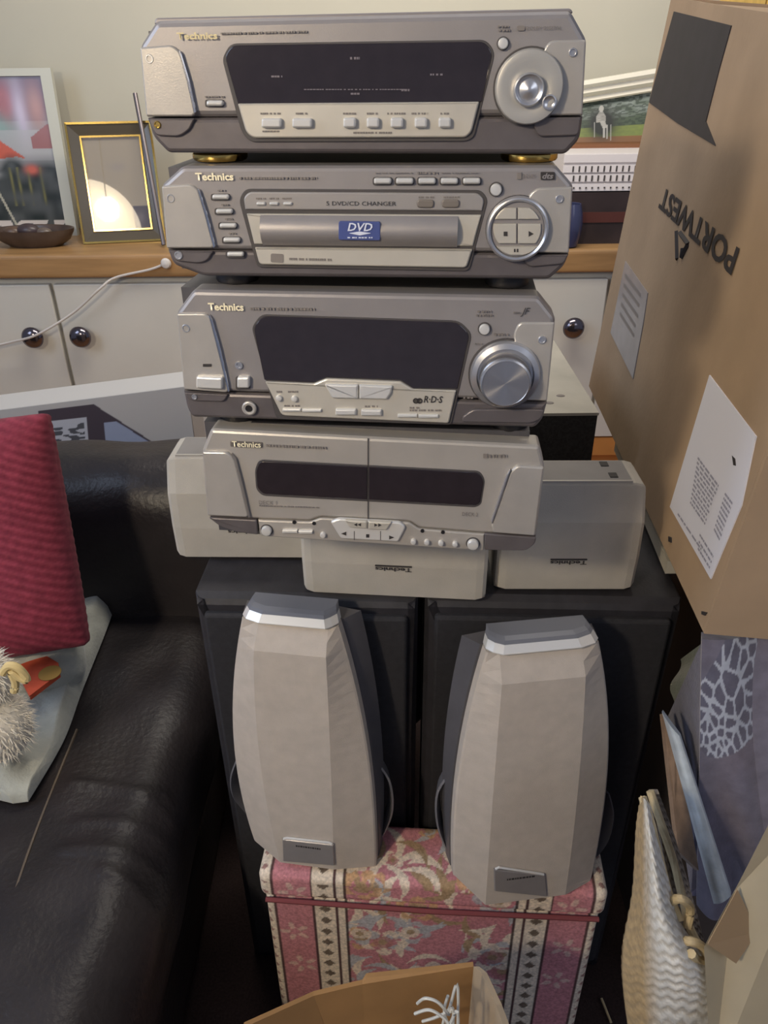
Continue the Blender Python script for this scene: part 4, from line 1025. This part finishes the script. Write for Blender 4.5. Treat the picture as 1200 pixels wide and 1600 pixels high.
fleece_m = mat('fleece', srgb(164, 165, 156), .95, 0, .12, 30, .7, 160, sheen=.4, spec=.1)
def sheet(name, outline, zf, m, nx=50, ny=50, thick=.012, seed=1, amp=.01, parent=None, colfn=None):
    """soft cloth lying on the couch, outline = two px chains (left, right) from far to near"""
    L = catmull([(p[0], p[1], 0) for p in outline[0]], 10); R = catmull([(p[0], p[1], 0) for p in outline[1]], 10)
    def samp(C, s):
        f = s * (len(C) - 1); i = min(int(f), len(C) - 2); return C[i] * (1 - f + i) + C[i + 1] * (f - i)
    V = []; U_ = []
    for j in range(ny + 1):
        for i in range(nx + 1):
            s, t = j / ny, i / nx; a, b = samp(L, s), samp(R, s); q = a * (1 - t) + b * t
            z = zf(q.x, q.y); p = at(q.x, q.y, Z=z)
            e = min(t, 1 - t, s, 1 - s); V.append(p); U_.append((s, t, e))
    A = np.array(V); UU = np.array(U_)
    n = noise2(A[:, 0] + 5, A[:, 1] + 5, seed, 14) - .5 + .5 * (noise2(A[:, 0] + 5, A[:, 1] + 5, seed + 3, 33) - .5)
    edge = np.clip(UU[:, 2] / .08, 0, 1) ** .5
    top = A.copy(); top[:, 2] += thick * edge + n * amp * edge
    bot = A.copy(); bot[:, 2] -= .001
    c0 = A.mean(0); K = len(A)
    vs = [tuple(v - c0) for v in top] + [tuple(v - c0) for v in bot]
    fs = []
    w1 = nx + 1
    for j in range(ny):
        for i in range(nx):
            a = j * w1 + i; fs.append((a, a + 1, a + 1 + w1, a + w1)); fs.append((K + a + w1, K + a + 1 + w1, K + a + 1, K + a))
    rim = [i for i in range(nx + 1)] + [j * w1 + nx for j in range(1, ny + 1)] + [ny * w1 + i for i in range(nx - 1, -1, -1)] + [j * w1 for j in range(ny - 1, 0, -1)]
    for a, b in zip(rim, rim[1:] + rim[:1]): fs.append((a, K + a, K + b, b))
    me = bpy.data.meshes.new(name); me.from_pydata(vs, [], fs); me.polygons.foreach_set('use_smooth', [True] * len(me.polygons))
    if colfn: set_col(me, np.vstack([colfn(UU[:, 1], UU[:, 0])] * 2))
    o = link(name, me, m, parent); o.location = tuple(c0)
    return o
fz = lambda x, y: ZSEAT + .012
fo = sheet('fleece_blanket', ([(-60, 930), (-60, 1050), (-60, 1150), (-40, 1230), (20, 1255)], [(186, 925), (166, 985), (128, 1080), (98, 1160), (44, 1252)]), fz, fleece_m, 50, 60, .03, 5, .035)
tag(fo, 'pale grey fleece blanket rumpled on the couch below the red cushion', 'blanket')
# toy: fluffy white body with yarn ribbon
toy = at(-8, 1035, Y=.75)
ty = thing('fluffy_toy', 'fluffy white soft toy with a cream yarn bow at the left edge', 'soft toy', (toy.x - .022, toy.y, ZSEAT + .055))
fur_m = mat('white_fur', srgb(214, 206, 190), .9, 0, .1, 30, sheen=.5)
def toy_d(Q, n): return Q * (1 + .1 * (noise2(Q[:, 0] * 8 + 5, Q[:, 2] * 8 + 5, 2, 2) - .5))[:, None]
o = rbox('body', (.085, .085, .10), .042, (20, 20, 20), fur_m, ty, None, toy_d); o.location = (0, -.01, .05)
o2 = rbox('head', (.07, .07, .07), .034, (18, 18, 18), fur_m, ty, None, toy_d); o2.location = (0, .0, .125)
g = G(); rnd = random.Random(3)
for cc_, R_, N_ in (((0, -.01, .05), (.042, .042, .05), 1500), ((0, .0, .125), (.035, .035, .035), 1000)):
    for _ in range(N_):
        u = rnd.uniform(-1, 1); t = rnd.uniform(0, 6.283); s = math.sqrt(1 - u * u); n = Vector((s * math.cos(t), s * math.sin(t), u))
        if n.z < -.55: continue
        p = Vector((cc_[0] + n.x * R_[0] * .96, cc_[1] + n.y * R_[1] * .96, cc_[2] + n.z * R_[2] * .96))
        dr_ = (n + Vector((rnd.uniform(-.6, .6), rnd.uniform(-.6, .6), rnd.uniform(-.8, .3)))).normalized(); L_ = rnd.uniform(.008, .018)
        sd = dr_.cross(Vector((0, 0, 1))).normalized() * .0009
        e = p + dr_ * L_ + Vector((0, 0, -.003))
        g.add([p - sd, p + sd, p + dr_ * L_ * .5 + sd * .7, p + dr_ * L_ * .5 - sd * .7, e], [(0, 1, 2, 3), (3, 2, 4)])
me = bpy.data.meshes.new('fur'); me.from_pydata([tuple(v) for v in g.v], [], g.f); link('fur', me, fur_m, ty, 'stuff')
yarn = mat('yarn', srgb(206, 184, 130), .8)
yb = [at(*p, Y=.675) - Vector(ty.location) for p in ((4, 1052), (14, 1040), (30, 1045), (42, 1062), (30, 1058), (18, 1050), (24, 1066), (22, 1080))]
g = G(); g.tube(catmull(yb, 6), .0048, 8); g.build('yarn_bow', yarn, ty, True)
# orange card
cp = [at(*p, Z=ZSEAT + .085) for p in ((48, 1094), (95, 1058), (93, 1042), (42, 1012), (20, 1040))]
def shp(pts, name, m, th, label, cat, z=None):
    c = sum(pts, Vector()) / len(pts); g = G(); g.loft([[p - c for p in pts], [p - c + Vector((0, 0, th)) for p in pts]]); o = g.build(name, m); o.location = c; tag(o, label, cat); return o
oc = shp(cp, 'orange_packet', mat('orange_foil', srgb(196, 84, 56), .45, 0, .15, 60), .008, 'orange foil packet with a round gold seal on the grey fleece', 'packet')
cg = at(78, 1052, Z=ZSEAT + .0935) - oc.location
g = G(); lathe_z(g, cg, [(.016, 0), (.016, .001), (.0005, .001)], 28); g.build('gold_seal', mat('seal_gold', srgb(160, 124, 62), .5), oc)
o = rbox('fleece_roll', (.20, .10, .085), .04, (24, 16, 12), fleece_m, None, None, wr(20, .012, 4)); rp = at(40, 1075, Z=ZSEAT + .04); o.location = (rp.x - .02, rp.y + .02, ZSEAT + .058)
o.rotation_euler = (0, 0, .4); tag(o, 'small rolled pale grey fleece under the orange packet and toy', 'blanket')

# ---------------------------------------------------------------- black case with pale lid behind the stack, right
tl_, tr_ = at(845, 655, Y=.93), at(935, 645, Y=.93); bz = at(900, 735, Y=.93)
bc = thing('black_case', 'black box with a scuffed off-white lid behind the right end of the stack', 'box', ((tl_.x + tr_.x) / 2 - .03, .93, 0), 0)
zt2 = tr_.z; hb = (tr_.x - tl_.x) / 2 + .03
g = G(); g.box((-hb, .002, 0), (hb, .30, zt2 - .004)); g.build('body', mat('speckled_black', srgb(40, 38, 38), .7, 0, .5, 300), bc)
g = G(); g.box((-hb - .001, 0, zt2 - .0038), (hb + .001, .302, zt2)); ld = g.build('lid', mat('scuffed_white', srgb(176, 170, 156), .5, 0, .12, 14), bc)
for x, y in ((.01, .035), (-.02, .11), (.03, .06)):
    g = G(); g.loft([[(x + a * math.cos(t), y + a * .7 * math.sin(t), zt2 + z) for t in [2 * math.pi * k / 14 for k in range(14)]] for a, z in ((.006, 0), (.0055, .0006), (.0003, .0006))]); g.build('scuff_mark', ink, ld)
# off-white panel by the carton
# ---------------------------------------------------------------- tall carton on the right
ZC = CAMZ - .50
card = mat('cardboard', srgb(166, 142, 116), .8, 0, .1, 9, .15, 120, spec=.2)
nb = at(1100, 990, Z=ZC); fb = at(920, 603, Z=ZC)
ydir = (fb - nb); LenC = ydir.length; ydir.normalize(); ca = math.atan2(-ydir.x, ydir.y)
ct = thing('tall_carton', 'tall brown cardboard carton on the right with black upside-down lettering and white sheet', 'carton', nb, ca)
LEAN = math.radians(4.2); WC = .42
ct.rotation_euler = (0, LEAN, ca)
RC = Matrix.Rotation(ca, 3, 'Z') @ Matrix.Rotation(LEAN, 3, 'Y'); iR = RC.transposed(); nX = RC @ Vector((1, 0, 0))
def cf(px, py, off=0):
    d = ray(px, py); p0 = nb - nX * off; t = (p0 - CAM).dot(nX) / d.dot(nX); return iR @ (CAM + d * t - nb)
ta, tb = cf(1047, -4), cf(1200, 20)
LenC = cf(920, 603).y
HF = ta.z; sl_ = (ta.z - tb.z) / (ta.y - tb.y); HF = tb.z + sl_ * (LenC - tb.y); HC = tb.z - sl_ * tb.y
print('carton', HC, HF, LenC, ta, tb)
def slab(name, pts, axis, a, b):
    g = G(); mk = (lambda q, t: (t, q[0], q[1])) if axis == 'x' else (lambda q, t: (q[0], t, q[1]))
    g.loft([[mk(q, a) for q in pts], [mk(q, b) for q in pts]]); return g.build(name, card, ct)

slab('front_wall', [(0, 0), (WC, 0), (WC, HC), (0, HC)], 'y', 0, .005); slab('back_wall', [(0, 0), (WC, 0), (WC, HF), (0, HF)], 'y', LenC - .005, LenC)
for x_ in (0, WC - .005): slab('side_wall', [(.0052, 0), (LenC - .0052, 0), (LenC - .0052, HF), (.0052, HC)], 'x', x_, x_ + .005)
wbox('bottom_panel', (.0052, .0052, 0), (WC - .0052, LenC - .0052, .005), card, ct)
for x_ in (.006, WC / 2 + .001): slab('top_flap', [(.0054, HC - .008), (LenC - .0054, HF - .008), (LenC - .0054, HF - .004), (.0054, HC - .004)], 'x', x_, x_ + WC / 2 - .007)
def cplate(name, pts, m, th, parent=ct, off=0):
    P = [cf(x, y, off) for x, y in pts]; g = G()
    g.loft([[(-off, p.y, p.z) for p in P], [(-off - th, p.y, p.z) for p in P]]); return g.build(name, m, parent)
sheetm = mat('white_paper', srgb(216, 216, 226), .6)
ps = cplate('paper_sheet', [(1110, 586), (1183, 682), (1181, 690), (1160, 790), (1112, 905), (1048, 792)], sheetm, .0012)
pg_ = mat('print_grey', srgb(150, 150, 166), .6)
# printed lines on the sheet
A0, A1, B0, B1 = Vector((1094, 722)), Vector((1122, 760)), Vector((1074, 790)), Vector((1107, 845))
def lines(name, a, b, c, d, n, dens):
    g = G(); rn = random.Random(4)
    for k in range(n):
        s = (k + .5) / n
        p = [a.lerp(c, s), b.lerp(d, s)]; t = 0
        while t < .97:
            e = min(1, t + rn.uniform(.06, .2)); q0 = p[0].lerp(p[1], t); q1 = p[0].lerp(p[1], e)
            u0, u1 = cf(q0.x, q0.y), cf(q1.x, q1.y); w_ = .0012
            g.add([(-.0015, u0.y, u0.z - w_), (-.0015, u1.y, u1.z - w_), (-.0015, u1.y, u1.z + w_), (-.0015, u0.y, u0.z + w_)], [(0, 1, 2, 3)]); t = e + rn.uniform(.02, .06)
    g.build(name, pg_, ps)
lines('printed_text', Vector((1093, 712)), Vector((1126, 757)), Vector((1080, 788)), Vector((1103, 822)), 11, 1)
lines('printed_text', Vector((1136, 768)), Vector((1148, 784)), Vector((1117, 830)), Vector((1126, 848)), 9, 1)
lines('printed_text', Vector((1062, 800)), Vector((1100, 855)), Vector((1060, 806)), Vector((1096, 862)), 1, 1)
lines('printed_text', Vector((1096, 830)), Vector((1118, 866)), Vector((1092, 862)), Vector((1110, 892)), 3, 1)
# black lettering, upside-down
def carton_text(name, s, px_bl, px_br, px_tl, m, bold):
    """corners as seen: start of baseline, end of baseline, top of first letter"""
    O, E, T = cf(*px_bl, .001), cf(*px_br, .001), cf(*px_tl, .001)
    cu = bpy.data.curves.new('tmp', 'FONT'); cu.body = s; cu.offset = bold; cu.resolution_u = 3
    o = bpy.data.objects.new('tmp', cu); COL.objects.link(o); dg = bpy.context.evaluated_depsgraph_get(); dg.update()
    me = bpy.data.meshes.new_from_object(o.evaluated_get(dg)); bpy.data.objects.remove(o)
    co = np.array([v.co[:2] for v in me.vertices]); lo = co.min(0); hi = co.max(0)
    for v in me.vertices:
        u = (v.co.x - lo[0]) / (hi[0] - lo[0]); q = (v.co.y - lo[1]) / (hi[1] - lo[1])
        p = O + (E - O) * u + (T - O) * q; v.co = (-.0012, p.y, p.z)
    me.materials.clear(); return link(name, me, m, ct)
blk_ink = mat('black_ink', srgb(34, 28, 32), .7)
carton_text('printed_name', 'PORTWEST', (1156, 388), (1037, 291), (1142, 431), blk_ink, .03)
g = G()
for seg in (((1059, 405), (1058, 362)), ((1066, 402), (1076, 382)), ((1076, 382), (1063, 364)), ((1066, 403), (1068, 388))):
    P = [cf(*seg[0]), cf(*seg[1])]; g.tube([(-.0004, P[0].y, P[0].z), (-.0004, P[1].y, P[1].z)], .0032, 4)
g.build('printed_emblem', blk_ink, ct)
tape = mat('clear_pouch', srgb(150, 146, 146), .25, 0, .1, 20)
dk = cplate('black_patch', [(1054, 18), (1144, 40), (1125, 108), (1104, 190), (1119, 228), (1060, 193), (1015, 160)], mat('patch_black', srgb(40, 35, 40), .6, 0, .2, 30), .0012)  # thin dark plate laid on the carton's side face
po = cplate('label_pouch', [(978, 408), (1013, 458), (1006, 505), (990, 592), (955, 520)], tape, .0012)
lines2 = [((978, 430), (1002, 462)), ((976, 445), (1000, 478)), ((974, 460), (998, 495)), ((972, 475), (994, 510)), ((970, 490), (992, 525))]
g = G()
for a_, b_ in lines2:
    u0, u1 = cf(*a_), cf(*b_); w_ = .0022
    g.add([(-.0015, u0.y, u0.z - w_), (-.0015, u1.y, u1.z - w_), (-.0015, u1.y, u1.z + w_), (-.0015, u0.y, u0.z + w_)], [(0, 1, 2, 3)])
g.build('pouch_print', ink, po)
for a_, b_, c_, d_ in (((1146, 712), (1151, 717), (1152, 728), (1148, 727)), ((1098, 955), (1106, 957), (1103, 962), (1098, 960)), ((1046, 838), (1050, 840), (1050, 848), (1046, 846))):
    cplate('staple', [a_, b_, c_, d_], ink_dark, .0015)
g = G(); seamp = [cf(1083, 372), cf(1030, 610), cf(1015, 720)]

# ---------------------------------------------------------------- pile under the carton: storage box, leopard throw, towel
px0 = nb.x + .03
leo_m = mat('throw_fabric', (1, 1, 1, 1), .9, attr=True, noise=.15, scale=60, bump=.3, bscale=300, sheen=.3, spec=.15)
rsl = np.random.RandomState(8); SP = rsl.rand(300, 2) * np.array([1, 1])
# relax spots a little
for _ in range(6):
    for i in range(len(SP)):
        d = SP - SP[i]; dist = np.hypot(d[:, 0], d[:, 1]); dist[i] = 9; j = dist.argmin(); SP[i] -= d[j] / dist[j] * .004
def leo(u, v):
    c = np.tile(np.array(srgb(104, 102, 118)[:3]), (len(u), 1))
    c = mixc(c, srgb(122, 110, 120), noise2(u, v, 21, 6) * .6)
    reg = (noise2(u + .3, v, 22, 3) + 1.1 * np.exp(-((u - .26) / .30) ** 2 - ((v - .84) / .22) ** 2)) > .95
    d1 = np.full(len(u), 9.); d2 = np.full(len(u), 9.)
    for sx, sy in SP:
        d = np.hypot((u - sx), (v - sy) * 1.1); m_ = d < d1; d2 = np.where(m_, d1, np.minimum(d2, d)); d1 = np.where(m_, d, d1)
    web = (d2 - d1) < .013
    c = mixc(c, srgb(176, 182, 196), reg * web * .85)
    c = mixc(c, srgb(84, 86, 104), reg * (~web) * .6)
    return c
sb = thing('storage_box', 'storage box hidden under the leopard throw, carrying the tall carton', 'box', (nb.x + .19, .82, 0))
dkb = mat('dark_card', srgb(62, 56, 56), .7); wbox('box_body', (-.09, -.16, 0), (.25, .36, ZC - .055), dkb, sb); wbox('box_lid', (-.095, -.165, ZC - .0548), (.255, .365, ZC - .035), dkb, sb)
q0, q1, q2 = at(976, 742, Z=ZC - .03), at(1040, 892, Z=ZC - .03), at(960, 700, Z=ZC - .03)
g = G(); pb = [(q1.x, q1.y), (nb.x + .17, q1.y), (nb.x + .20, q2.y), (q2.x, q2.y)]; cb = Vector((nb.x, q1.y, ZC - .034))
g.loft([[(x - cb.x, y - cb.y, 0) for x, y in pb], [(x - cb.x, y - cb.y, .018) for x, y in pb]]); o = g.build('white_board', mat('board_white', srgb(178, 172, 158), .7)); o.location = cb
tag(o, 'off-white board edge showing under the left side of the tall carton', 'board')
# throw hangs over the front of the box
tw = print_quad('leopard_throw', at(1088, 1405, Y=.56), at(1330, 1500, Y=.50), at(1330, 1000, Y=.598), at(1096, 992, Y=.628), 170, 170, leo, leo_m, None, .006,
                disp=lambda u, v: .012 * np.sin(u * 16 + v * 5) * (1 - v) + .010 * np.sin(u * 7 + 1))
tag(tw, 'blue-grey throw with pale leopard spots hanging below the tall carton', 'throw')
def movecenter(o):
    me = o.data; n = len(me.vertices); co = np.zeros(n * 3); me.vertices.foreach_get('co', co); co = co.reshape(-1, 3); c = co.mean(0)
    me.vertices.foreach_set('co', (co - c).ravel()); o.location = tuple(c)
movecenter(tw)
# side drape of the throw
def plain(col): return lambda u, v: np.tile(np.array(col[:3]), (len(u), 1)) * (0.85 + .3 * noise2(u, v, 31, 8))[:, None]
td = print_quad('side_drape', at(1082, 1400, Y=.56), at(1098, 1400, Y=.56), at(1103, 992, Y=.628), at(1040, 1130, Y=.72), 10, 60, plain(srgb(86, 84, 104)), leo_m, None, .004)
movecenter(td); td.parent = tw; td.location = Vector(td.location) - Vector(tw.location)
tg = print_quad('green_cloth', at(1040, 1150, Y=.70), at(1068, 1190, Y=.66), at(1100, 1000, Y=.66), at(1060, 1030, Y=.74), 16, 30, plain(srgb(84, 92, 74)), leo_m, None, .006, disp=lambda u, v: .006 * np.sin(v * 12))
movecenter(tg); tag(tg, 'dull green cloth tucked between the black tower and the leopard throw', 'cloth')
towel = print_quad('folded_towel', at(1115, 1412, Y=.50), at(1142, 1400, Y=.50), at(1062, 1150, Y=.60), at(1034, 1112, Y=.63), 20, 60, plain(srgb(176, 184, 190)), leo_m, None, .012, disp=lambda u, v: .008 * np.sin(u * 3.1))
movecenter(towel); tag(towel, 'pale blue folded towel edge sloping beside the leopard throw', 'towel')
tow2 = print_quad('tan_board', at(1060, 1330, Y=.54), at(1092, 1360, Y=.53), at(1060, 1170, Y=.62), at(1036, 1115, Y=.66), 6, 20, plain(srgb(128, 106, 88)), leo_m, None, .006)
movecenter(tow2); tag(tow2, 'tan card strip between the woven bag and the pale towel', 'card')

# ---------------------------------------------------------------- woven bag bottom right
weave = mat('woven_straw', (1, 1, 1, 1), .85, attr=True, noise=.15, scale=150, bump=.3, bscale=300, spec=.2)
wbg = thing('woven_bag', 'cream and straw woven bag with a rope mouth at the lower right', 'bag', at(1030, 1500, Y=.42))
wo = Vector(wbg.location)
def bag_half(name, left, right, Yl, Yr, bulge, colf, sgn=1):
    nx, ny = 60, 150
    L = catmull([(p[0], p[1], p[2]) for p in left], 10); R = catmull([(p[0], p[1], p[2]) for p in right], 10)
    def samp(C, s):
        f = s * (len(C) - 1); i = min(int(f), len(C) - 2); return C[i] * (1 - f + i) + C[i + 1] * (f - i)
    P = []; UV = []
    for j in range(ny + 1):
        for i in range(nx + 1):
            s, t = j / ny, i / nx; a, b = samp(L, s), samp(R, s); q = a * (1 - t) + b * t
            w_ = at(q.x, q.y, Y=q.z - bulge * math.sin(math.pi * t) * math.sin(math.pi * min(1, s * .9 + .1)) ** .5)
            P.append(w_); UV.append((t, s))
    A = np.array(P); UV = np.array(UV)
    # herringbone relief
    st_ = np.sin((UV[:, 1] * 150 + np.abs(((UV[:, 0] * 6) % 1) - .5) * 5)) * .0008
    A[:, 1] -= st_
    c0 = np.array(wo); vs = [tuple(v - c0) for v in A]; w1 = nx + 1
    vs += [tuple(v - c0 + np.array((0, .006, 0))) for v in A]; K = len(A)
    fs = [(j * w1 + i, j * w1 + i + 1, (j + 1) * w1 + i + 1, (j + 1) * w1 + i) for j in range(ny) for i in range(nx)]
    fs += [(K + d, K + c, K + b, K + a) for a, b, c, d in fs]
    rim = list(range(nx + 1)) + [j * w1 + nx for j in range(1, ny + 1)] + [ny * w1 + i for i in range(nx - 1, -1, -1)] + [j * w1 for j in range(ny - 1, 0, -1)]
    for a, b in zip(rim, rim[1:] + rim[:1]): fs.append((a, K + a, K + b, b))
    me = bpy.data.meshes.new(name); me.from_pydata(vs, [], fs); me.polygons.foreach_set('use_smooth', [True] * len(me.polygons))
    set_col(me, np.vstack([colf(UV[:, 0], UV[:, 1], st_)] * 2)); return link(name, me, weave, wbg)
def bagc(u, v, s):
    c = np.tile(np.array(srgb(206, 204, 198)[:3]), (len(u), 1))
    c = mixc(c, srgb(176, 146, 96), np.clip((.42 - u) * 5, 0, 1) * .85)
    return mixc(c, srgb(150, 134, 110), (s < -.0003) * .4)
bag_half('front_side', [(1004, 1250, .50), (996, 1300, .48), (990, 1400, .46), (974, 1490, .44), (976, 1560, .43), (990, 1660, .42)],
         [(1018, 1262, .50), (1044, 1370, .45), (1062, 1440, .42), (1108, 1520, .39), (1112, 1580, .38), (1098, 1670, .38)], 0, 0, .03, bagc)
def bagin(u, v, s): return mixc(np.tile(np.array(srgb(150, 140, 128)[:3]), (len(u), 1)), srgb(110, 96, 84), (s < 0) * .5)
bag_half('back_side', [(1016, 1240, .53), (1030, 1300, .51), (1046, 1380, .49), (1066, 1450, .46), (1090, 1500, .44)],
         [(1030, 1240, .53), (1052, 1300, .52), (1076, 1380, .50), (1090, 1430, .47), (1106, 1490, .45)], 0, 0, .0, bagin)
rope = mat('rope', srgb(188, 170, 134), .8, 0, .15, 90)
for pts in ([(1004, 1246, .50), (1018, 1290, .475), (1030, 1340, .46), (1044, 1395, .44), (1062, 1440, .42)],
            [(1016, 1236, .53), (1034, 1290, .51), (1052, 1345, .50), (1066, 1400, .48), (1078, 1450, .45), (1108, 1505, .42)],
            [(1046, 1410, .43), (1062, 1404, .425), (1078, 1418, .43), (1074, 1450, .42)],
            [(1064, 1480, .41), (1074, 1470, .40), (1096, 1478, .40), (1106, 1500, .40), (1090, 1500, .395), (1080, 1490, .39)]):
    g = G(); g.tube([at(a, b, Y=c) - wo for a, b, c in catmull(pts, 8)], .0042, 8); g.build('rope_edge', rope, wbg, True)
# beige carton at lower right corner
bcn = [at(1148, 1392, Y=.42), at(1200, 1290, Y=.43), at(1300, 1230, Y=.44), at(1300, 1700, Y=.34), at(1112, 1700, Y=.34), at(1100, 1480, Y=.39)]
cc2 = sum(bcn, Vector()) / 6
bcr = thing('beige_carton', 'beige cardboard carton flap with brown tape at the lower right corner', 'carton', (cc2.x, cc2.y, 0))
bl2 = Vector((cc2.x, cc2.y, 0)); g = G()
g.loft([[p - bl2 for p in bcn], [p - bl2 + Vector((.01, .012, -.004)) for p in bcn]]); g.build('flap', mat('beige_card', srgb(164, 152, 128), .8, 0, .1, 12, .1, 100), bcr)
tp = [at(1104, 1470, Y=.388), at(1150, 1385, Y=.418), at(1182, 1450, Y=.405), at(1148, 1500, Y=.385)]
g = G(); g.loft([[p - bl2 + Vector((0, -.002, 0)) for p in tp], [p - bl2 + Vector((0, -.0032, 0)) for p in tp]]); g.build('tape', mat('brown_tape', srgb(150, 126, 96), .35), bcr)

# ---------------------------------------------------------------- open carton with wires at bottom centre
ob = thing('open_carton', 'open brown cardboard box with wires inside at the bottom centre', 'carton', (0, .36, 0))
oo = Vector((0, .36, 0))
card2 = mat('cardboard_warm', srgb(156, 118, 74), .8, 0, .15, 10, .15, 120)
R1 = [at(380, 1606, Y=.40), at(490, 1556, Y=.44), at(566, 1538, Y=.455), at(572, 1528, Y=.46), at(740, 1510, Y=.47)]
def wall(name, top, zb, off, m):
    g = G(); n = len(top); off = Vector(off)
    a = [p - oo for p in top] + [Vector((p.x, p.y, zb)) - oo for p in reversed(top)]
    g.loft([a, [q + off for q in a]]); return g.build(name, m, ob)
wall('back_wall', R1, .02, (0, .005, 0), card2)
R2 = [at(740, 1510, Y=.47), at(752, 1520, Y=.462), at(775, 1570, Y=.42), at(800, 1640, Y=.36)]
wall('side_wall', R2, .02, (.006, 0, 0), mat('card_pale', srgb(176, 158, 134), .8))
q0, q1 = at(740, 1510, Y=.47), at(380, 1606, Y=.40)
wbox('bottom_panel', (q1.x - .0, -.10, 0), (q0.x, .10, .018), card2, ob)
wire = mat('wire_white', srgb(206, 206, 200), .4)
wires = [([(652, 1568), (664, 1560), (684, 1566), (700, 1585), (708, 1610)], .42), ([(648, 1584), (670, 1578), (690, 1588), (702, 1600), (716, 1612)], .41),
         ([(700, 1556), (694, 1580), (700, 1604), (690, 1622)], .43), ([(660, 1596), (680, 1590), (700, 1580), (716, 1566)], .43)]
for i, (w_, y_) in enumerate(wires):
    P = [at(a, b, Y=y_ - .003 * k) for k, (a, b) in enumerate(w_)]; P.append(Vector((P[-1].x, .37, .05)))
    c = P[0]; g = G(); g.tube([p - c for p in catmull(P, 7)], .0016, 6); o = g.build('wire', wire, None, True); o.location = c
    tag(o, ('white wire arching highest inside the open brown box', 'white wire lying lowest to the left in the open brown box', 'white wire rising steeply at the right in the open brown box', 'white wire crossing the other wires in the open brown box')[i], 'wire', 'wires in the open box')
# thin straw on the floor
sp0, sp1 = at(940, 1560, Z=.006), at(955, 1598, Z=.006)
g = G(); g.tube([Vector(), sp1 - sp0], .002, 6); o = g.build('stick', rope, None, True); o.location = sp0; tag(o, 'thin pale stick on the dark floor right of the footstool', 'stick')

# ---------------------------------------------------------------- pendant lamp behind the camera (mirrored in glass)
pn = thing('pendant_lamp', 'round cream paper lantern with a bare bulb in front, behind the viewer', 'lamp', LAMP)
g = G(); n = 48; RL = .38; oc_ = Vector((-.16, -.18, -.27))
g.loft([[(oc_.x + RL * math.sin(a) * math.cos(2 * math.pi * k / n), oc_.y + RL * math.sin(a) * math.sin(2 * math.pi * k / n), oc_.z + RL * math.cos(a)) for k in range(n)] for a in [.12 + (math.pi - .24) * q / 30 for q in range(31)]])
g.build('paper_globe', mat('lamp_shade', srgb(236, 216, 176), .8, emit=(1, .86, .66, 1), estr=2.6), pn, True)
g = G(); lathe_z(g, (-.02, .37, -.26), [(.004, -.04), (.022, -.032), (.032, -.008), (.029, .016), (.016, .04), (.013, .07)], 24); g.build('bulb', mat('bulb', (1, 1, 1, 1), .5, emit=(1, .9, .72, 1), estr=40), pn, True)
g = G(); g.tube([(-.02, .37, -.19), (-.02, .37, .6)], .004, 8); g.tube([(oc_.x, oc_.y, oc_.z + RL - .003), (oc_.x, oc_.y, .6)], .004, 8); g.build('flex', black, pn)
pl_ = bpy.data.lights.new('lamp_glow', 'POINT'); pl_.energy = 46; pl_.color = (1.0, .86, .66); pl_.shadow_soft_size = .07
lo = bpy.data.objects.new('lamp_glow', pl_); COL.objects.link(lo); lo.location = LAMP + Vector((-.02, .45, -.26))
bpy.context.view_layer.update()
